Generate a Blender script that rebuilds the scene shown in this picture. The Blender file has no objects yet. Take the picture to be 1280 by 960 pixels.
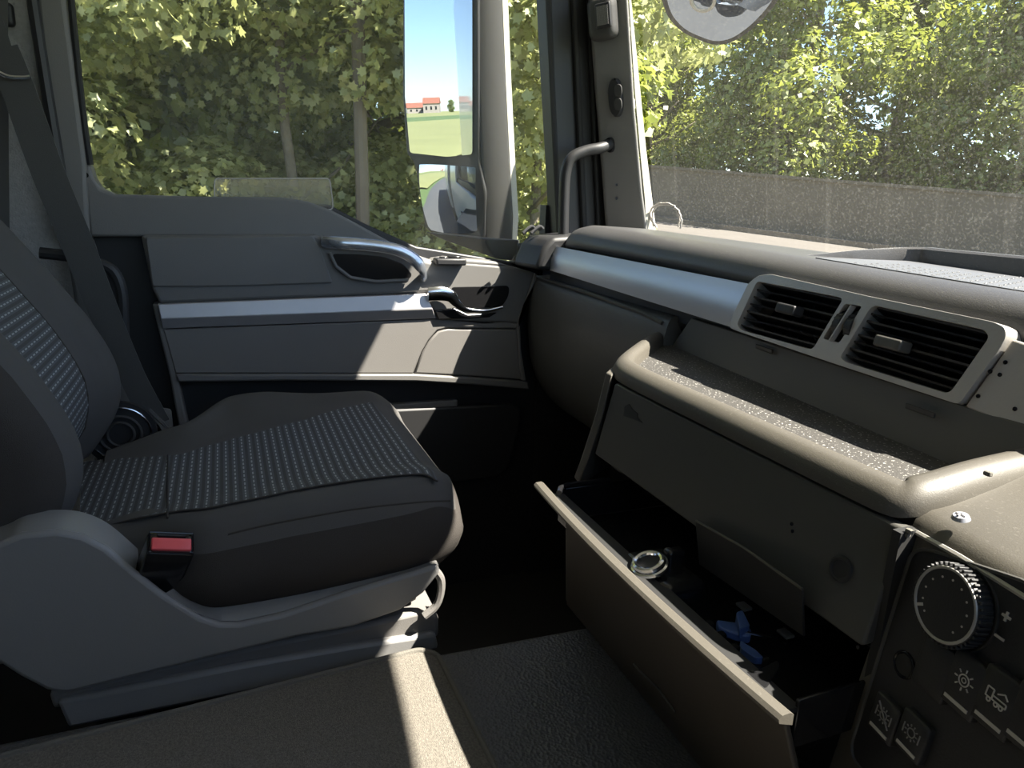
import bpy, bmesh, math, random
import numpy as np
from mathutils import Vector, Matrix
random.seed(7); rng = np.random.default_rng(11)
SC = bpy.context.scene
COL = SC.collection
Z0 = 2.4                      # camera height above the road; everything below is laid out relative to the eye, then lifted

# ------------------------------------------------------------------ camera
F = 889.0
ex = Vector((-364, -250, F)).normalized()
ey = Vector((2273, -147, F)); ey = (ey - ex*ey.dot(ex)).normalized()
ez = -(ex.cross(ey)); ex = -ex
R3 = Matrix((ex, ey, ez))     # world = R3 @ (right, down, forward)
cam_d = bpy.data.cameras.new('camera'); cam_d.sensor_width = 36; cam_d.lens = F/1280*36
cam_d.clip_start = 0.02; cam_d.clip_end = 2000
cam = bpy.data.objects.new('camera', cam_d); COL.objects.link(cam)
mr = R3 @ Vector((1, 0, 0)); mu = R3 @ Vector((0, -1, 0)); mb = R3 @ Vector((0, 0, -1))
cam.matrix_world = Matrix(((mr.x, mu.x, mb.x, 0), (mr.y, mu.y, mb.y, 0), (mr.z, mu.z, mb.z, 0), (0, 0, 0, 1)))
SC.camera = cam

# ------------------------------------------------------------------ light
SUN_DIR = Vector((-0.36, -0.50, -0.86)).normalized()
SC.view_settings.view_transform = 'Standard'; SC.view_settings.look = 'None'
SC.view_settings.gamma = 1.0; SC.view_settings.use_curve_mapping = False
SC.view_settings.exposure = 2.45
W = bpy.data.worlds.new('sky'); SC.world = W; W.use_nodes = True
wn = W.node_tree.nodes; wl = W.node_tree.links
sky = wn.new('ShaderNodeTexSky'); sky.sky_type = 'NISHITA'; sky.sun_disc = False
sky.sun_elevation = math.asin(-SUN_DIR.z); sky.sun_rotation = math.atan2(-SUN_DIR.x, -SUN_DIR.y)
sky.air_density = 0.7; sky.dust_density = 0.25; sky.ozone_density = 2.5
tc = wn.new('ShaderNodeTexCoord'); mpn = wn.new('ShaderNodeMapping'); mpn.inputs['Scale'].default_value = (1.0, 1.0, 2.6)
cn = wn.new('ShaderNodeTexNoise'); cn.inputs['Scale'].default_value = 9; cn.inputs['Detail'].default_value = 6
cr = wn.new('ShaderNodeValToRGB'); cr.color_ramp.elements[0].position = .63; cr.color_ramp.elements[1].position = .80
cm = wn.new('ShaderNodeMix'); cm.data_type = 'RGBA'; cm.inputs[7].default_value = (6.5, 6.7, 7, 1)
wl.new(tc.outputs['Generated'], mpn.inputs['Vector']); wl.new(mpn.outputs[0], cn.inputs['Vector'])
wl.new(cn.outputs['Fac'], cr.inputs['Fac']); wl.new(cr.outputs[0], cm.inputs[0]); wl.new(sky.outputs[0], cm.inputs[6])
bg = wn['Background']; bg.inputs['Strength'].default_value = 0.085
wt = wn.new('ShaderNodeMix'); wt.data_type = 'RGBA'; wt.blend_type = 'MULTIPLY'; wt.inputs[0].default_value = 1; wt.inputs[7].default_value = (1, .92, .80, 1)
wl.new(cm.outputs[2], wt.inputs[6]); wl.new(wt.outputs[2], bg.inputs['Color'])
sun_d = bpy.data.lights.new('sun', 'SUN'); sun_d.energy = 4.6; sun_d.angle = 0.0093; sun_d.color = (1.0, 0.93, 0.82)
sun = bpy.data.objects.new('sun', sun_d); COL.objects.link(sun)
sun.rotation_euler = SUN_DIR.to_track_quat('-Z', 'Y').to_euler(); sun.location = (3, 6, 12)

# ------------------------------------------------------------------ helpers
def ray(x, y): return R3 @ Vector((x-640, y-480, F))
def at(x, y, X=None, Y=None, Z=None, D=None, P=None, N=None):
    d = ray(x, y)
    if X is not None: t = X/d.x
    elif Y is not None: t = Y/d.y
    elif Z is not None: t = Z/d.z
    elif P is not None: t = P.dot(N)/d.dot(N)
    else: t = D/F
    return d*t

def tag(o, label=None, cat=None, group=None, kind=None):
    if label: o['label'] = label
    if cat: o['category'] = cat
    if group: o['group'] = group
    if kind: o['kind'] = kind
    return o
OFF = {}
def thing(name, label, cat, loc=(0, 0, 0), group=None, kind=None):
    o = bpy.data.objects.new(name, None); COL.objects.link(o); o.empty_display_size = .05
    o.location = loc; OFF[o.name] = Vector(loc)
    return tag(o, label, cat, group, kind)

class G:
    def __init__(s): s.v = []; s.f = []; s.uv = {}
    def add(s, vs, fs, uvs=None):
        b = len(s.v); s.v += [Vector(p) for p in vs]; s.f += [tuple(i+b for i in f) for f in fs]
        if uvs:
            for i, u in enumerate(uvs): s.uv[b+i] = u
        return s
    def box(s, lo, hi):
        x0, y0, z0 = lo; x1, y1, z1 = hi
        return s.add([(x0,y0,z0),(x1,y0,z0),(x1,y1,z0),(x0,y1,z0),(x0,y0,z1),(x1,y0,z1),(x1,y1,z1),(x0,y1,z1)],
                     [(0,3,2,1),(4,5,6,7),(0,1,5,4),(1,2,6,5),(2,3,7,6),(3,0,4,7)])
    def obox(s, c, a, b, d):           # centre, three half-axis vectors
        c, a, b, d = map(Vector, (c, a, b, d)); vs = []
        for k in (-1, 1):
            for i, j in ((-1,-1),(1,-1),(1,1),(-1,1)): vs.append(c+a*i+b*j+d*k)
        return s.add(vs, [(0,3,2,1),(4,5,6,7),(0,1,5,4),(1,2,6,5),(2,3,7,6),(3,0,4,7)])
    def prism(s, pts, ext):
        n = len(pts); e = Vector(ext); pts = [Vector(p) for p in pts]
        return s.add(pts+[p+e for p in pts], [tuple(range(n)), tuple(range(2*n-1, n-1, -1))] + [(i, (i+1)%n, n+(i+1)%n, n+i) for i in range(n)])
    def loft(s, rings, closed=True, caps=True, uvs=None):
        n = len(rings[0]); vs = [p for r in rings for p in r]; fs = []
        m = n if closed else n-1
        for i in range(len(rings)-1):
            for j in range(m):
                k = (j+1) % n; fs.append((i*n+j, i*n+k, (i+1)*n+k, (i+1)*n+j))
        if caps and closed:
            fs.append(tuple(range(n-1, -1, -1))); fs.append(tuple(range((len(rings)-1)*n, len(rings)*n)))
        return s.add(vs, fs, uvs)
    def tube(s, path, r, n=10, closed=False, flat=None, up=None):
        path = [Vector(p) for p in path]; N = len(path); rings = []
        up = Vector(up) if up else None; prev = None
        for i, p in enumerate(path):
            a = path[(i-1) % N] if (closed or i) else p; b = path[(i+1) % N] if (closed or i < N-1) else p
            t = (b-a).normalized()
            if up is not None: u = up - t*up.dot(t)
            elif prev is not None: u = prev - t*prev.dot(t)
            else: u = t.orthogonal()
            u.normalize(); prev = u; w = t.cross(u)
            rr = r[i] if isinstance(r, (list, tuple)) else r
            ra, rb = (rr*flat[0], rr*flat[1]) if flat else (rr, rr)
            rings.append([p + u*math.cos(q)*ra + w*math.sin(q)*rb for q in [2*math.pi*k/n for k in range(n)]])
        if closed: rings.append(rings[0])
        return s.loft(rings, True, not closed)
    def disc(s, c, nrm, r, h, n=24, r2=None):   # short cylinder from c along nrm
        c = Vector(c); nrm = Vector(nrm).normalized(); u = nrm.orthogonal().normalized(); w = nrm.cross(u)
        r2 = r if r2 is None else r2
        ring = lambda cc, rr: [cc+u*math.cos(q)*rr+w*math.sin(q)*rr for q in [2*math.pi*k/n for k in range(n)]]
        return s.loft([ring(c, r), ring(c+nrm*h, r2)])
    def ring(s, c, nrm, R, r, n=32, m=8, sq=1.0):
        c = Vector(c); nrm = Vector(nrm).normalized(); u = nrm.orthogonal().normalized(); w = nrm.cross(u)
        return s.tube([c+u*math.cos(q)*R+w*math.sin(q)*R*sq for q in [2*math.pi*k/n for k in range(n)]], r, m, closed=True, up=nrm)
    def rbox(s, c, half, r, ax=None, n=4, fn=None):   # rounded box
        c = Vector(c); ax = ax or (Vector((1,0,0)), Vector((0,1,0)), Vector((0,0,1)))
        bm = bmesh.new(); bmesh.ops.create_cube(bm, size=2)
        bmesh.ops.subdivide_edges(bm, edges=bm.edges[:], cuts=n*2, use_grid_fill=True)
        vs = []
        for v in bm.verts:
            q = Vector([v.co[i] for i in range(3)]); p = Vector([0,0,0])
            # cube coords: spread the inner part linearly, outer ring on the round
            inner = []; dirv = []
            for i in range(3):
                h = half[i]-r
                a = q[i]; k = .5
                if abs(a) <= k: inner.append(a/k*h); dirv.append(0)
                else: inner.append(math.copysign(h, a)); dirv.append(math.copysign((abs(a)-k)/(1-k), a))
            dv = Vector(dirv)
            if dv.length > 0: dv = dv.normalized()*r*min(1, max(abs(x) for x in dirv))if max(abs(x) for x in dirv) < 1 else dv.normalized()*r
            p = Vector(inner)+dv
            if fn: p = fn(p)
            vs.append(c+ax[0]*p.x+ax[1]*p.y+ax[2]*p.z)
        fs = [tuple(v.index for v in f.verts) for f in bm.faces]
        bm.verts.index_update(); fs = [tuple(v.index for v in f.verts) for f in bm.faces]; bm.free()
        return s.add(vs, fs)
    def grid(s, pts, uvs=None, thick=None):   # 2-D list of points; optional thickness vector
        nr, nc = len(pts), len(pts[0]); vs = [p for r in pts for p in r]
        fs = [(i*nc+j, i*nc+j+1, (i+1)*nc+j+1, (i+1)*nc+j) for i in range(nr-1) for j in range(nc-1)]
        uu = [u for r in uvs for u in r] if uvs else None
        if thick is not None:
            t = Vector(thick); m = len(vs); vs = vs+[Vector(p)+t for p in vs]; fs = fs+[tuple(m+k for k in reversed(f)) for f in fs]
            bd = [j for j in range(nc)]+[i*nc+nc-1 for i in range(1, nr)]+[(nr-1)*nc+j for j in range(nc-2, -1, -1)]+[i*nc for i in range(nr-2, 0, -1)]
            for k in range(len(bd)):
                a, b = bd[k], bd[(k+1) % len(bd)]; fs.append((b, a, a+m, b+m))
            if uu: uu = uu+uu
        return s.add(vs, fs, uu)
    def holes(s, outer, holes, ext):          # flat plate with holes, extruded by ext
        e = Vector(ext); bm = bmesh.new(); loops = []
        for lp in [outer]+holes:
            vv = [bm.verts.new(Vector(p)) for p in lp]; loops.append(vv)
            for i in range(len(vv)): bm.edges.new((vv[i], vv[(i+1) % len(vv)]))
        bmesh.ops.triangle_fill(bm, use_beauty=True, use_dissolve=False, edges=bm.edges[:])
        bm.verts.index_update(); n = len(bm.verts)
        vs = [v.co.copy() for v in bm.verts]; fs = [tuple(v.index for v in f.verts) for f in bm.faces]
        vs += [p+e for p in vs]; fs += [tuple(n+i for i in reversed(f)) for f in fs]
        for lp in loops:
            for i in range(len(lp)):
                a, b = lp[i].index, lp[(i+1) % len(lp)].index; fs.append((a, b, b+n, a+n))
        bm.free(); return s.add(vs, fs)
    def build(s, name, mat, parent=None, label=None, cat=None, group=None, kind=None, loc=None, bevel=0, seg=2, sub=0, smooth=True, ang=35, fix=True):
        off = Vector((0, 0, 0)); q = parent
        while q is not None: off = off + Vector(OFF.get(q.name, (0, 0, 0))); q = q.parent
        base = Vector(loc) if (loc is not None) else Vector((0, 0, 0))
        if parent is None and loc is None:
            xs = [p.x for p in s.v]; ys = [p.y for p in s.v]; zs = [p.z for p in s.v]
            base = Vector(((min(xs)+max(xs))/2, (min(ys)+max(ys))/2, min(zs)))
        me = bpy.data.meshes.new(name)
        me.from_pydata([tuple(p-off-base) for p in s.v], [], s.f)
        if fix:
            bm = bmesh.new(); bm.from_mesh(me); bmesh.ops.recalc_face_normals(bm, faces=bm.faces); bm.to_mesh(me); bm.free()
        if s.uv:
            ul = me.uv_layers.new(name='UVMap')
            for l in me.loops: ul.data[l.index].uv = s.uv.get(l.vertex_index, (0, 0))
        if smooth:
            me.shade_smooth(); me.set_sharp_from_angle(angle=math.radians(ang))
        me.materials.append(mat)
        o = bpy.data.objects.new(name, me); COL.objects.link(o); o.location = base; OFF[o.name] = base
        if parent is not None: o.parent = parent
        if bevel:
            m = o.modifiers.new('bevel', 'BEVEL'); m.width = bevel; m.segments = seg; m.limit_method = 'ANGLE'; m.angle_limit = math.radians(38); m.harden_normals = False
        if sub:
            m = o.modifiers.new('sub', 'SUBSURF'); m.levels = sub; m.render_levels = sub
        return tag(o, label, cat, group, kind)

def fil(pts, r, n=4):
    """round polygon corners; r a number or list"""
    out = []; N = len(pts); pts = [Vector(p) for p in pts]
    for i, p in enumerate(pts):
        rr = r[i] if isinstance(r, (list, tuple)) else r
        a = pts[i-1]-p; b = pts[(i+1) % N]-p; rr = min(rr, a.length*.45, b.length*.45)
        if rr <= 1e-6: out.append(p); continue
        a = p+a.normalized()*rr; b = p+b.normalized()*rr
        for k in range(n+1):
            t = k/n; out.append(a*(1-t)**2+p*2*t*(1-t)+b*t*t)
    return out
def spl(pts, n=6, closed=False):
    P = [Vector(p) for p in pts]; N = len(P); out = []
    for i in range(N if closed else N-1):
        p0 = P[(i-1) % N] if (closed or i) else P[0]; p1 = P[i]; p2 = P[(i+1) % N]; p3 = P[(i+2) % N] if (closed or i < N-2) else P[-1]
        for k in range(n):
            t = k/n; out.append(.5*((2*p1)+(p2-p0)*t+(2*p0-5*p1+4*p2-p3)*t*t+(3*p1-p0-3*p2+p3)*t**3))
    if not closed: out.append(P[-1])
    return out
def lerp(a, b, t): return Vector(a)*(1-t)+Vector(b)*t
def px(pts, **k): return [at(x, y, **k) for x, y in pts]
def clone(o, parent=None, loc=None):
    c = o.copy(); COL.objects.link(c); c.parent = parent
    OFF[c.name] = OFF.get(o.name, Vector((0, 0, 0))) if loc is None else Vector(loc)
    if loc is not None: c.location = loc
    for ch in list(o.children): clone(ch, c)
    return c

# ------------------------------------------------------------------ materials
def mat(name, col, rough=.5, metal=0, bump=0, bscale=400, var=0, vscale=6, dust=0, spec=.5, dustcol=(.34, .32, .28), coat=0, bdist=.002, vor=False):
    m = bpy.data.materials.new(name); m.use_nodes = True; nt = m.node_tree; b = nt.nodes['Principled BSDF']
    c4 = tuple(col)+(1,); b.inputs['Base Color'].default_value = c4; b.inputs['Roughness'].default_value = rough
    b.inputs['Metallic'].default_value = metal; b.inputs['Specular IOR Level'].default_value = spec
    if coat: b.inputs['Coat Weight'].default_value = coat
    t = nt.nodes.new('ShaderNodeTexCoord'); src = None
    if var or dust:
        n = nt.nodes.new('ShaderNodeTexNoise'); n.inputs['Scale'].default_value = vscale; n.inputs['Detail'].default_value = 5
        nt.links.new(t.outputs['Object'], n.inputs['Vector'])
    if var:
        mx = nt.nodes.new('ShaderNodeMix'); mx.data_type = 'RGBA'; mx.inputs[6].default_value = tuple(x*(1-var) for x in col)+(1,); mx.inputs[7].default_value = tuple(min(1, x*(1+var)) for x in col)+(1,)
        nt.links.new(n.outputs['Fac'], mx.inputs[0]); nt.links.new(mx.outputs[2], b.inputs['Base Color']); src = mx.outputs[2]
    if dust:
        d = nt.nodes.new('ShaderNodeTexNoise'); d.inputs['Scale'].default_value = 330; d.inputs['Detail'].default_value = 2
        nt.links.new(t.outputs['Object'], d.inputs['Vector'])
        r = nt.nodes.new('ShaderNodeValToRGB'); r.color_ramp.elements[0].position = .62; r.color_ramp.elements[1].position = .72
        nt.links.new(d.outputs['Fac'], r.inputs['Fac'])
        q = nt.nodes.new('ShaderNodeMath'); q.operation = 'MULTIPLY'; q.inputs[1].default_value = dust; nt.links.new(r.outputs[0], q.inputs[0])
        mx = nt.nodes.new('ShaderNodeMix'); mx.data_type = 'RGBA'; mx.inputs[6].default_value = c4; mx.inputs[7].default_value = tuple(dustcol)+(1,)
        if src: nt.links.new(src, mx.inputs[6])
        nt.links.new(q.outputs[0], mx.inputs[0]); nt.links.new(mx.outputs[2], b.inputs['Base Color'])
    if bump:
        if vor:
            n2 = nt.nodes.new('ShaderNodeTexVoronoi'); n2.inputs['Scale'].default_value = bscale; ho = n2.outputs['Distance']
        else:
            n2 = nt.nodes.new('ShaderNodeTexNoise'); n2.inputs['Scale'].default_value = bscale; n2.inputs['Detail'].default_value = 3; ho = n2.outputs['Fac']
        nt.links.new(t.outputs['Object'], n2.inputs['Vector'])
        bp = nt.nodes.new('ShaderNodeBump'); bp.inputs['Strength'].default_value = bump; bp.inputs['Distance'].default_value = bdist
        nt.links.new(ho, bp.inputs['Height']); nt.links.new(bp.outputs[0], b.inputs['Normal'])
    return m

M = {}
M['door'] = mat('door_plastic', (.155, .150, .142), .55, bump=.25, bscale=700, var=.12)
M['door_grey'] = mat('door_grey_plastic', (.175, .166, .156), .6, bump=.2, bscale=600, var=.08)
M['black'] = mat('black_plastic', (.022, .022, .023), .5, bump=.15, bscale=600)
M['gloss_black'] = mat('gloss_black', (.012, .012, .013), .16)
M['rubber'] = mat('black_rubber', (.018, .018, .018), .7)
M['silver'] = mat('brushed_silver', (.50, .49, .50), .38, metal=.55, var=.06, vscale=30)
M['dash_silver'] = mat('dash_silver', (.52, .55, .60), .36, metal=.6, var=.05, vscale=8)
M['bezel'] = mat('bezel_grey_metal', (.42, .40, .37), .42, metal=.35, bump=.1, bscale=300, var=.06)
M['chrome'] = mat('chrome', (.75, .76, .78), .12, metal=1)
M['satin'] = mat('satin_metal', (.62, .66, .72), .25, metal=.85)
M['pad'] = mat('dash_pad', (.068, .067, .067), .40, bump=.16, bscale=800, var=.15, dust=.12)
M['perf'] = mat('dash_top_grain', (.11, .115, .125), .45, bump=.3, bscale=500, dust=.25)
M['console'] = mat('console_plastic', (.088, .080, .066), .50, bump=.12, bscale=900, var=.15, dust=.12)
M['fascia'] = mat('fascia_plastic', (.074, .071, .064), .52, bump=.12, bscale=900, var=.1)
M['tray'] = mat('tray_plastic', (.055, .052, .048), .6, bump=.3, bscale=500, var=.2, dust=.9, dustcol=(.6, .58, .54))
M['knee'] = mat('knee_panel', (.085, .086, .080), .42, bump=.25, bscale=600, var=.35, vscale=4)
M['cab_brown'] = mat('cabinet_plastic', (.06, .05, .04), .5, bump=.3, bscale=500, var=.2)
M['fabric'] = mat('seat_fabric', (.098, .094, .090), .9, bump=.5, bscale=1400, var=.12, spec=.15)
M['fabric_side'] = mat('seat_side_fabric', (.060, .054, .049), .9, bump=.6, bscale=1200, var=.12, spec=.15)  # darker seat fabric; on the cushion side it carries shade in its colour
M['cover'] = mat('seat_cover_plastic', (.215, .212, .208), .42, bump=.12, bscale=700, var=.06)
M['belt'] = mat('belt_webbing', (.085, .084, .082), .7, bump=.4, bscale=900)
M['lining'] = mat('grey_lining', (.42, .41, .40), .95, bump=1, bscale=300, var=.25, vscale=120)
M['carpet'] = mat('carpet', (.25, .228, .195), .95, bump=1, bscale=900, bdist=.004, var=.6, vscale=350, dust=.3, spec=.1)
M['binding'] = mat('carpet_binding', (.15, .14, .12), .9, bump=.8, bscale=500)
M['vinyl'] = mat('grained_vinyl', (.088, .087, .086), .40, bump=.5, bscale=230, bdist=.003, vor=True, var=.1)
M['red'] = mat('red_button', (.80, .10, .11), .4)
M['blue'] = mat('blue_plastic', (.08, .14, .35), .4)
M['white_paint'] = mat('white_paint', (.55, .55, .54), .3, coat=.5)
M['cream'] = mat('cream_plastic', (.40, .39, .34), .45)
M['mirror_grey'] = mat('mirror_housing_grey', (.04, .039, .037), .6, bump=.2, bscale=500, var=.15)
M['mirror'] = mat('mirror_glass', (.42, .50, .62), .0, metal=1)
M['headliner'] = mat('headliner', (.78, .76, .72), .95, bump=.3, bscale=300)
M['icon'] = mat('icon_print', (.50, .47, .43), .6)
M['dim_icon'] = mat('faint_icon_print', (.22, .21, .20), .6)
M['pillar'] = mat('pillar_grey', (.19, .185, .175), .6, bump=.2, bscale=500, var=.08)
M['asphalt'] = mat('asphalt', (.105, .095, .084), .9, bump=.4, bscale=40, var=.15, vscale=2)
M['concrete'] = mat('weathered_concrete', (.155, .13, .10), .9, bump=.5, bscale=12, var=.3, vscale=1.2)
M['grass'] = mat('grass', (.11, .15, .04), .95, bump=.6, bscale=20, var=.4, vscale=1.5)
M['wheat'] = mat('wheat', (.27, .25, .085), .95, bump=.8, bscale=6, var=.25, vscale=.12)
M['bark'] = mat('bark', (.20, .17, .13), .9, bump=1, bscale=25, bdist=.02, var=.3)
M['roof_tile'] = mat('roof_tile', (.30, .10, .055), .8, var=.2)
M['house_wall'] = mat('house_wall', (.42, .34, .27), .85, var=.1)
M['dead'] = mat('dry_leaves', (.25, .13, .06), .9, var=.4, vscale=30)

def leafmat(name, c1, c2, tr):
    m = bpy.data.materials.new(name); m.use_nodes = True; nt = m.node_tree; nt.nodes.remove(nt.nodes['Principled BSDF'])
    out = nt.nodes['Material Output']
    t = nt.nodes.new('ShaderNodeTexCoord'); n = nt.nodes.new('ShaderNodeTexNoise'); n.inputs['Scale'].default_value = 2.2; n.inputs['Detail'].default_value = 6
    nt.links.new(t.outputs['Object'], n.inputs['Vector'])
    r = nt.nodes.new('ShaderNodeValToRGB'); r.color_ramp.elements[0].position = .32; r.color_ramp.elements[1].position = .68
    r.color_ramp.elements[0].color = c1+(1,); r.color_ramp.elements[1].color = c2+(1,)
    nt.links.new(n.outputs['Fac'], r.inputs['Fac'])
    d = nt.nodes.new('ShaderNodeBsdfDiffuse'); x = nt.nodes.new('ShaderNodeBsdfTranslucent'); g = nt.nodes.new('ShaderNodeBsdfGlossy'); g.inputs['Roughness'].default_value = .45
    g.inputs['Color'].default_value = (.9, .9, .9, 1)
    a = nt.nodes.new('ShaderNodeMixShader'); a.inputs[0].default_value = tr; b = nt.nodes.new('ShaderNodeMixShader'); b.inputs[0].default_value = .06
    nt.links.new(r.outputs[0], d.inputs['Color']); nt.links.new(r.outputs[0], x.inputs['Color'])
    nt.links.new(d.outputs[0], a.inputs[1]); nt.links.new(x.outputs[0], a.inputs[2])
    nt.links.new(a.outputs[0], b.inputs[1]); nt.links.new(g.outputs[0], b.inputs[2]); nt.links.new(b.outputs[0], out.inputs['Surface'])
    return m
M['maple'] = leafmat('maple_leaf', (.21, .235, .065), (.54, .56, .24), .48)
M['leaf_far'] = leafmat('roadside_leaf', (.13, .17, .030), (.38, .42, .075), .52)

def glassmat(name, refl=.04, dust=.03, streak=0, tint=(.97, .98, .97), haze=.0):
    m = bpy.data.materials.new(name); m.use_nodes = True; nt = m.node_tree; nt.nodes.remove(nt.nodes['Principled BSDF']); out = nt.nodes['Material Output']
    tr = nt.nodes.new('ShaderNodeBsdfTransparent'); tr.inputs[0].default_value = tint+(1,)
    gl = nt.nodes.new('ShaderNodeBsdfGlossy'); gl.inputs['Roughness'].default_value = 0.0
    fr = nt.nodes.new('ShaderNodeFresnel'); fr.inputs['IOR'].default_value = 1.10
    a = nt.nodes.new('ShaderNodeMixShader'); nt.links.new(fr.outputs[0], a.inputs[0]); nt.links.new(tr.outputs[0], a.inputs[1]); nt.links.new(gl.outputs[0], a.inputs[2])
    t = nt.nodes.new('ShaderNodeTexCoord')
    n = nt.nodes.new('ShaderNodeTexNoise'); n.inputs['Scale'].default_value = 260; n.inputs['Detail'].default_value = 3; nt.links.new(t.outputs['Object'], n.inputs['Vector'])
    r = nt.nodes.new('ShaderNodeValToRGB'); r.color_ramp.elements[0].position = .5; r.color_ramp.elements[1].position = .78; nt.links.new(n.outputs['Fac'], r.inputs['Fac'])
    k = nt.nodes.new('ShaderNodeMath'); k.operation = 'MULTIPLY_ADD'; k.inputs[1].default_value = dust; k.inputs[2].default_value = haze; nt.links.new(r.outputs[0], k.inputs[0])
    fac = k.outputs[0]
    if streak:
        mp = nt.nodes.new('ShaderNodeMapping'); mp.inputs['Scale'].default_value = (26, 1, .9); nt.links.new(t.outputs['Object'], mp.inputs['Vector'])
        s = nt.nodes.new('ShaderNodeTexNoise'); s.inputs['Scale'].default_value = 1.6; s.inputs['Detail'].default_value = 2; nt.links.new(mp.outputs[0], s.inputs['Vector'])
        sr = nt.nodes.new('ShaderNodeValToRGB'); sr.color_ramp.elements[0].position = .60; sr.color_ramp.elements[1].position = .72; nt.links.new(s.outputs['Fac'], sr.inputs['Fac'])
        k2 = nt.nodes.new('ShaderNodeMath'); k2.operation = 'MULTIPLY_ADD'; k2.inputs[1].default_value = streak; nt.links.new(sr.outputs[0], k2.inputs[0]); nt.links.new(fac, k2.inputs[2]); fac = k2.outputs[0]
    df = nt.nodes.new('ShaderNodeBsdfDiffuse'); df.inputs[0].default_value = (.62, .6, .55, 1)
    tl = nt.nodes.new('ShaderNodeBsdfTranslucent'); tl.inputs[0].default_value = (.62, .6, .55, 1)
    dm = nt.nodes.new('ShaderNodeMixShader'); dm.inputs[0].default_value = .6; nt.links.new(df.outputs[0], dm.inputs[1]); nt.links.new(tl.outputs[0], dm.inputs[2])
    b = nt.nodes.new('ShaderNodeMixShader'); nt.links.new(fac, b.inputs[0]); nt.links.new(a.outputs[0], b.inputs[1]); nt.links.new(dm.outputs[0], b.inputs[2])
    nt.links.new(b.outputs[0], out.inputs['Surface']); return m
M['glass'] = glassmat('side_glass', dust=.05, haze=.036)
M['screen'] = glassmat('windscreen_glass', dust=.085, streak=.03, haze=.028)
M['clear'] = glassmat('clear_film', dust=.05, haze=.30, tint=(.95, .92, .85))

def dashfabric():
    m = mat('dashed_seat_fabric', (.075, .082, .092), .9, spec=.15); nt = m.node_tree; b = nt.nodes['Principled BSDF']
    uv = nt.nodes.new('ShaderNodeUVMap'); sx = nt.nodes.new('ShaderNodeSeparateXYZ'); nt.links.new(uv.outputs[0], sx.inputs[0])
    def mth(op, a, v=None, c=None):
        n = nt.nodes.new('ShaderNodeMath'); n.operation = op
        for i, q in enumerate((a, v, c)):
            if q is None: continue
            if isinstance(q, (int, float)): n.inputs[i].default_value = q
            else: nt.links.new(q, n.inputs[i])
        return n.outputs[0]
    PU, PV = .0125, .0165
    u = mth('DIVIDE', sx.outputs[0], PU); v = mth('DIVIDE', sx.outputs[1], PV)
    row = mth('MODULO', mth('FLOOR', u), 2.0)
    v2 = mth('ADD', v, mth('MULTIPLY', row, .25))
    fu = mth('FRACT', u); fv = mth('FRACT', v2)
    a = mth('LESS_THAN', mth('ABSOLUTE', mth('SUBTRACT', fu, .5)), .085)
    c = mth('LESS_THAN', mth('ABSOLUTE', mth('SUBTRACT', fv, .5)), .30)
    k = mth('MULTIPLY', a, c)
    band = mth('LESS_THAN', mth('ABSOLUTE', mth('SUBTRACT', fu, .5)), .32)
    mx0 = nt.nodes.new('ShaderNodeMix'); mx0.data_type = 'RGBA'; mx0.inputs[6].default_value = (.075, .074, .073, 1); mx0.inputs[7].default_value = (.105, .110, .116, 1); nt.links.new(band, mx0.inputs[0])
    mx = nt.nodes.new('ShaderNodeMix'); mx.data_type = 'RGBA'; mx.inputs[7].default_value = (.33, .34, .34, 1)
    nt.links.new(mx0.outputs[2], mx.inputs[6]); nt.links.new(k, mx.inputs[0]); nt.links.new(mx.outputs[2], b.inputs['Base Color'])
    bp = nt.nodes.new('ShaderNodeBump'); bp.inputs['Strength'].default_value = .4; bp.inputs['Distance'].default_value = .001; nt.links.new(band, bp.inputs['Height']); nt.links.new(bp.outputs[0], b.inputs['Normal'])
    return m
M['dash_fabric'] = dashfabric()

# ================================================================== THE CAB SHELL
def S(g, name, m, label, cat, **k): return g.build(name, m, None, label, cat, kind='structure', **k)
S(G().box((-1.66, -1.0, -1.08), (.64, .98, -1.03)), 'floor', M['rubber'], 'black rubber footwell floor below the seat', 'floor', bevel=.004)
S(G().box((-1.70, -1.02, .86), (.68, .86, .90)), 'ceiling', M['headliner'], 'pale roof lining above the cab', 'ceiling')
S(G().box((-1.66, -1.06, -1.05), (.64, -1.0, .82)), 'wall_back', M['lining'], 'grey carpeted rear wall of the cab', 'wall')
S(G().box((-1.66, .98, -1.05), (.64, 1.03, -.14)), 'wall_front', M['black'], 'black bulkhead behind the dashboard', 'wall')
S(G().box((-1.68,.74,-1.05),(-1.645,1.03,-.02)), 'trim_3', M['black'], 'black kick panel below the front pillar', 'trim')
# driver side with its window opening
S(G().holes([(.64,-1,-1.05),(.64,.98,-1.05),(.64,.98,.0),(.64,.86,.82),(.64,-1,.82)], [fil([(.64,-.25,.0),(.64,.78,.0),(.64,.70,.62),(.64,-.25,.62)], .05)], (.05,0,0)), 'wall_right', M['door'], 'dark driver side wall with window opening', 'wall')
S(G().box((.66,-.27,-.02),(.665,.80,.64)), 'window_3', M['glass'], 'driver side window glass', 'window')
# passenger side behind the door: grey lined side wall
S(G().box((-1.70,-1.02,-1.05),(-1.645,-.285,.82)), 'wall_left', M['lining'], 'grey carpet-lined side wall behind the belt', 'wall')
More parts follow.
